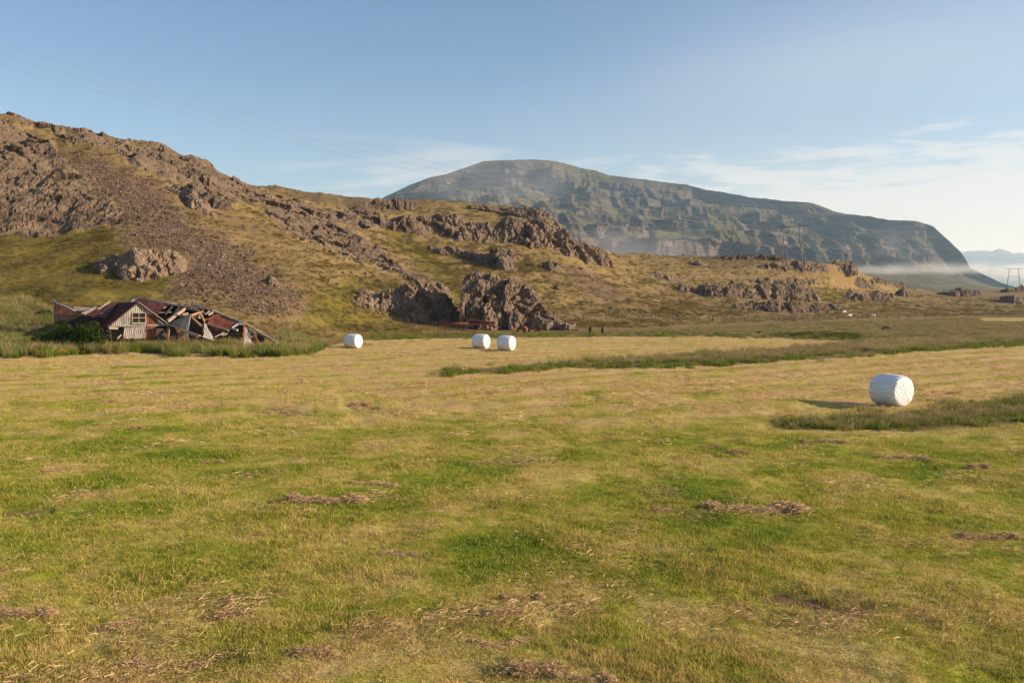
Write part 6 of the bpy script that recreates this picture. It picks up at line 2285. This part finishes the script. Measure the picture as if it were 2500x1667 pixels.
def straw_litter():
    X, Y = [], []
    for r0, r1, dens in ((6, 12, 10.0), (12, 22, 2.6), (22, 45, 0.5), (45, 75, 0.12)):
        x, y = ring_points(r0, r1, dens)
        nn = perlin(x * 0.33 + 5, y * 0.5, x * 0 + 13) + 0.5 * perlin(x * 1.1, y * 1.4, x * 0)
        lim = np.where(y < 12, 0.10, 0.22)
        ok = (nn > lim) & (sample(MOW, x, y) > 0.5)
        X.append(x[ok])
        Y.append(y[ok])
    x, y = np.concatenate(X), np.concatenate(Y)
    c = proto_set('straw', [straw_mesh(hrng, 50, 0.30, 0.22) for _ in range(4)])
    p, r, sc, ix = fin(x, y, 0.7, 1.6, 4, 0.9, 0.05)
    sc *= np.clip(y / 18.0, 0.9, 2.0)[:, None]
    scatter('straw_litter', 'wisps of dry straw scattered over the meadow', p, r, sc, ix, c)


straw_litter()


# ------------------------------------------------------------------ bushes beside the ruin
def bush(label, px, py, wpx, hpx, Y, seed, mat='blade_nettle', n=1500, name='nettle_bush', cat='bush'):
    base = ground_at(P(px, py, Y))
    k = Y / F
    w, h = wpx * k / 2, hpx * k
    t = thing(name, label, cat, base)
    rng = random.Random(seed)
    V, Fc, T, A = [], [], [], []
    lobes = [(rng.uniform(-0.7, 0.7), rng.uniform(-0.6, 0.6), rng.uniform(0.45, 0.95)) for _ in range(13)]
    while len(Fc) < n:
        lx, ly, lh = rng.choice(lobes)
        a, b, c = rng.gauss(0, 0.30), rng.gauss(0, 0.28), rng.random() ** 0.6
        x, y, z = (lx + a) * w, (ly + b) * w * 0.7, c * lh * h * (1 - 0.35 * (a * a + b * b) * 3)
        if z < 0.02:
            continue
        s = rng.uniform(0.05, 0.12)
        d = Vector((rng.gauss(0, 1), rng.gauss(0, 1), rng.gauss(0.3, 0.7))).normalized()
        u = d.orthogonal().normalized()
        v = d.cross(u)
        u.rotate(Matrix.Rotation(rng.uniform(0, 6), 3, d))
        v = d.cross(u)
        k0 = len(V)
        p = Vector((x, y, z))
        V += [p - u * s, p - v * s * 0.45, p + u * s, p + v * s * 0.45]
        ti = rng.random()
        T += [ti] * 4
        A += [0.5] * 4
        Fc.append((k0, k0 + 1, k0 + 2, k0 + 3))
    me = np_mesh('foliage', np.array([tuple(q) for q in V]), np.array(Fc), False)
    add_attr(me, 'tint', T)
    add_attr(me, 'along', A)
    me.materials.append(M[mat])
    o = bpy.data.objects.new('foliage', me)
    link(o, t)
    for i in range(8):
        lx, ly, lh = lobes[i]
        p = base + Vector((lx * w * 0.6, ly * w * 0.4, 0))
        tube('stem', [p - Z * 0.1, p + Vector((lx * w * 0.2, 0, lh * h * 0.5)), p + Vector((lx * w * 0.4, 0, lh * h * 0.9))], 0.02, M['wood_dark'], t, r1=0.008, n=5)


bush('larger dark green nettle thicket growing against the left wall of the gabled shed', 218, 838, 96, 88, 62.2, 1, n=4500)
bush('lower dark green nettle thicket left of the larger one beside the shed', 164, 838, 92, 76, 62.6, 11, n=3800)
bush('dark green weed clump in the long grass left of both nettle thickets', 110, 838, 70, 52, 63.0, 2, n=1500)
bush('small round dark bush above the long grass at the far left of the farm', 112, 762, 44, 30, 72.5, 3, n=1100)
bush('low green shrub at the right end of the collapsed farm', 712, 838, 42, 30, 66.0, 4, n=1100, name='green_shrub', cat='shrub')
bush('low leafy weeds at the foot of the white fallen gable', 640, 852, 60, 16, 62.4, 5, mat='blade_green', n=900, name='weed_clump', cat='weeds')
bush('rounded turf-green bush on the bank behind the collapsed barn', 560, 792, 90, 32, 72.5, 6, n=2200, name='green_shrub', cat='shrub')


# ------------------------------------------------------------------ air
def box_mesh(name, lo, hi):
    x0, y0, z0 = lo
    x1, y1, z1 = hi
    me = bpy.data.meshes.new(name)
    me.from_pydata([(x0, y0, z0), (x1, y0, z0), (x1, y1, z0), (x0, y1, z0), (x0, y0, z1), (x1, y0, z1), (x1, y1, z1), (x0, y1, z1)], [],
                   [(0, 3, 2, 1), (4, 5, 6, 7), (0, 1, 5, 4), (1, 2, 6, 5), (2, 3, 7, 6), (3, 0, 4, 7)])
    me.update()
    return me


def build_haze():
    m, t, out = new_mat('haze_air')
    v = t.node('ShaderNodeVolumePrincipled')
    v.inputs['Color'].default_value = (0.50, 0.74, 1.0, 1.0)
    v.inputs['Density'].default_value = 0.00012
    v.inputs['Absorption Color'].default_value = (1.0, 1.0, 1.0, 1.0)
    v.inputs['Anisotropy'].default_value = 0.25
    t.l.new(v.outputs[0], out.inputs['Volume'])
    me = box_mesh('haze', (-13000, -12500, -4), (13000, 13000, 520))
    me.materials.append(m)
    tag(link(bpy.data.objects.new('haze', me)), 'thin bluish morning haze filling the valley', kind='stuff')


build_haze()


def mist(label, px0, px1, py0, py1, Y, depth, dens, scale, thr, seed):
    a, b = P(px0, py1, Y), P(px1, py0, Y)
    lo = (a.x, Y - depth / 2, a.z)
    hi = (b.x, Y + depth / 2, b.z)
    me = box_mesh('mist', (-0.5, -0.5, -0.5), (0.5, 0.5, 0.5))
    m, t, out = new_mat('mist_air')
    co = t.node('ShaderNodeTexCoord').outputs['Object']
    s = t.sep(co)
    e = lambda k: t.rng(t.math('ABSOLUTE', s[k]), 0.5, 0.12)
    env = t.math('MULTIPLY', t.math('MULTIPLY', e(0), e(1)), e(2))
    sz = (hi[0] - lo[0], hi[1] - lo[1], hi[2] - lo[2])
    n = t.noise(t.comb(t.math('ADD', t.math('MULTIPLY', s[0], sz[0] * scale), seed * 7.0), t.math('MULTIPLY', s[1], sz[1] * scale), t.math('MULTIPLY', s[2], sz[2] * scale * 1.6)), 1.0, 3.0, 0.6, 0.4)
    d = t.math('MULTIPLY', t.rng(n, thr, thr + 0.30), env)
    v = t.node('ShaderNodeVolumePrincipled')
    v.inputs['Color'].default_value = (0.97, 0.98, 1.0, 1.0)
    v.inputs['Absorption Color'].default_value = (1.0, 1.0, 1.0, 1.0)
    v.inputs['Anisotropy'].default_value = 0.2
    t.put(v.inputs['Density'], t.math('MULTIPLY', d, dens))
    t.l.new(v.outputs[0], out.inputs['Volume'])
    me.materials.append(m)
    o = bpy.data.objects.new('mist', me)
    o.location = [(lo[k] + hi[k]) / 2 for k in range(3)]
    o.scale = sz
    link(o)
    tag(o, label, kind='stuff')


mist('flat ribbon of mist along the foot of the headland', 1990, 2720, 640, 672, 1290, 330, 0.0075, 0.013, 0.42, 1)
mist('pale mist rising behind the reddish cliff', 1370, 1760, 540, 660, 760, 150, 0.0042, 0.012, 0.34, 2)
mist('thin cloud brushing the upper left flank of the mountain', 1010, 1420, 380, 520, 1560, 260, 0.0042, 0.006, 0.42, 3)
mist('drifting wisp of mist on the face of the headland', 2080, 2300, 530, 650, 1480, 200, 0.0024, 0.010, 0.44, 4)
mist('fog bank lying before the distant range', 2300, 3000, 636, 690, 3900, 900, 0.0016, 0.0016, 0.30, 5)
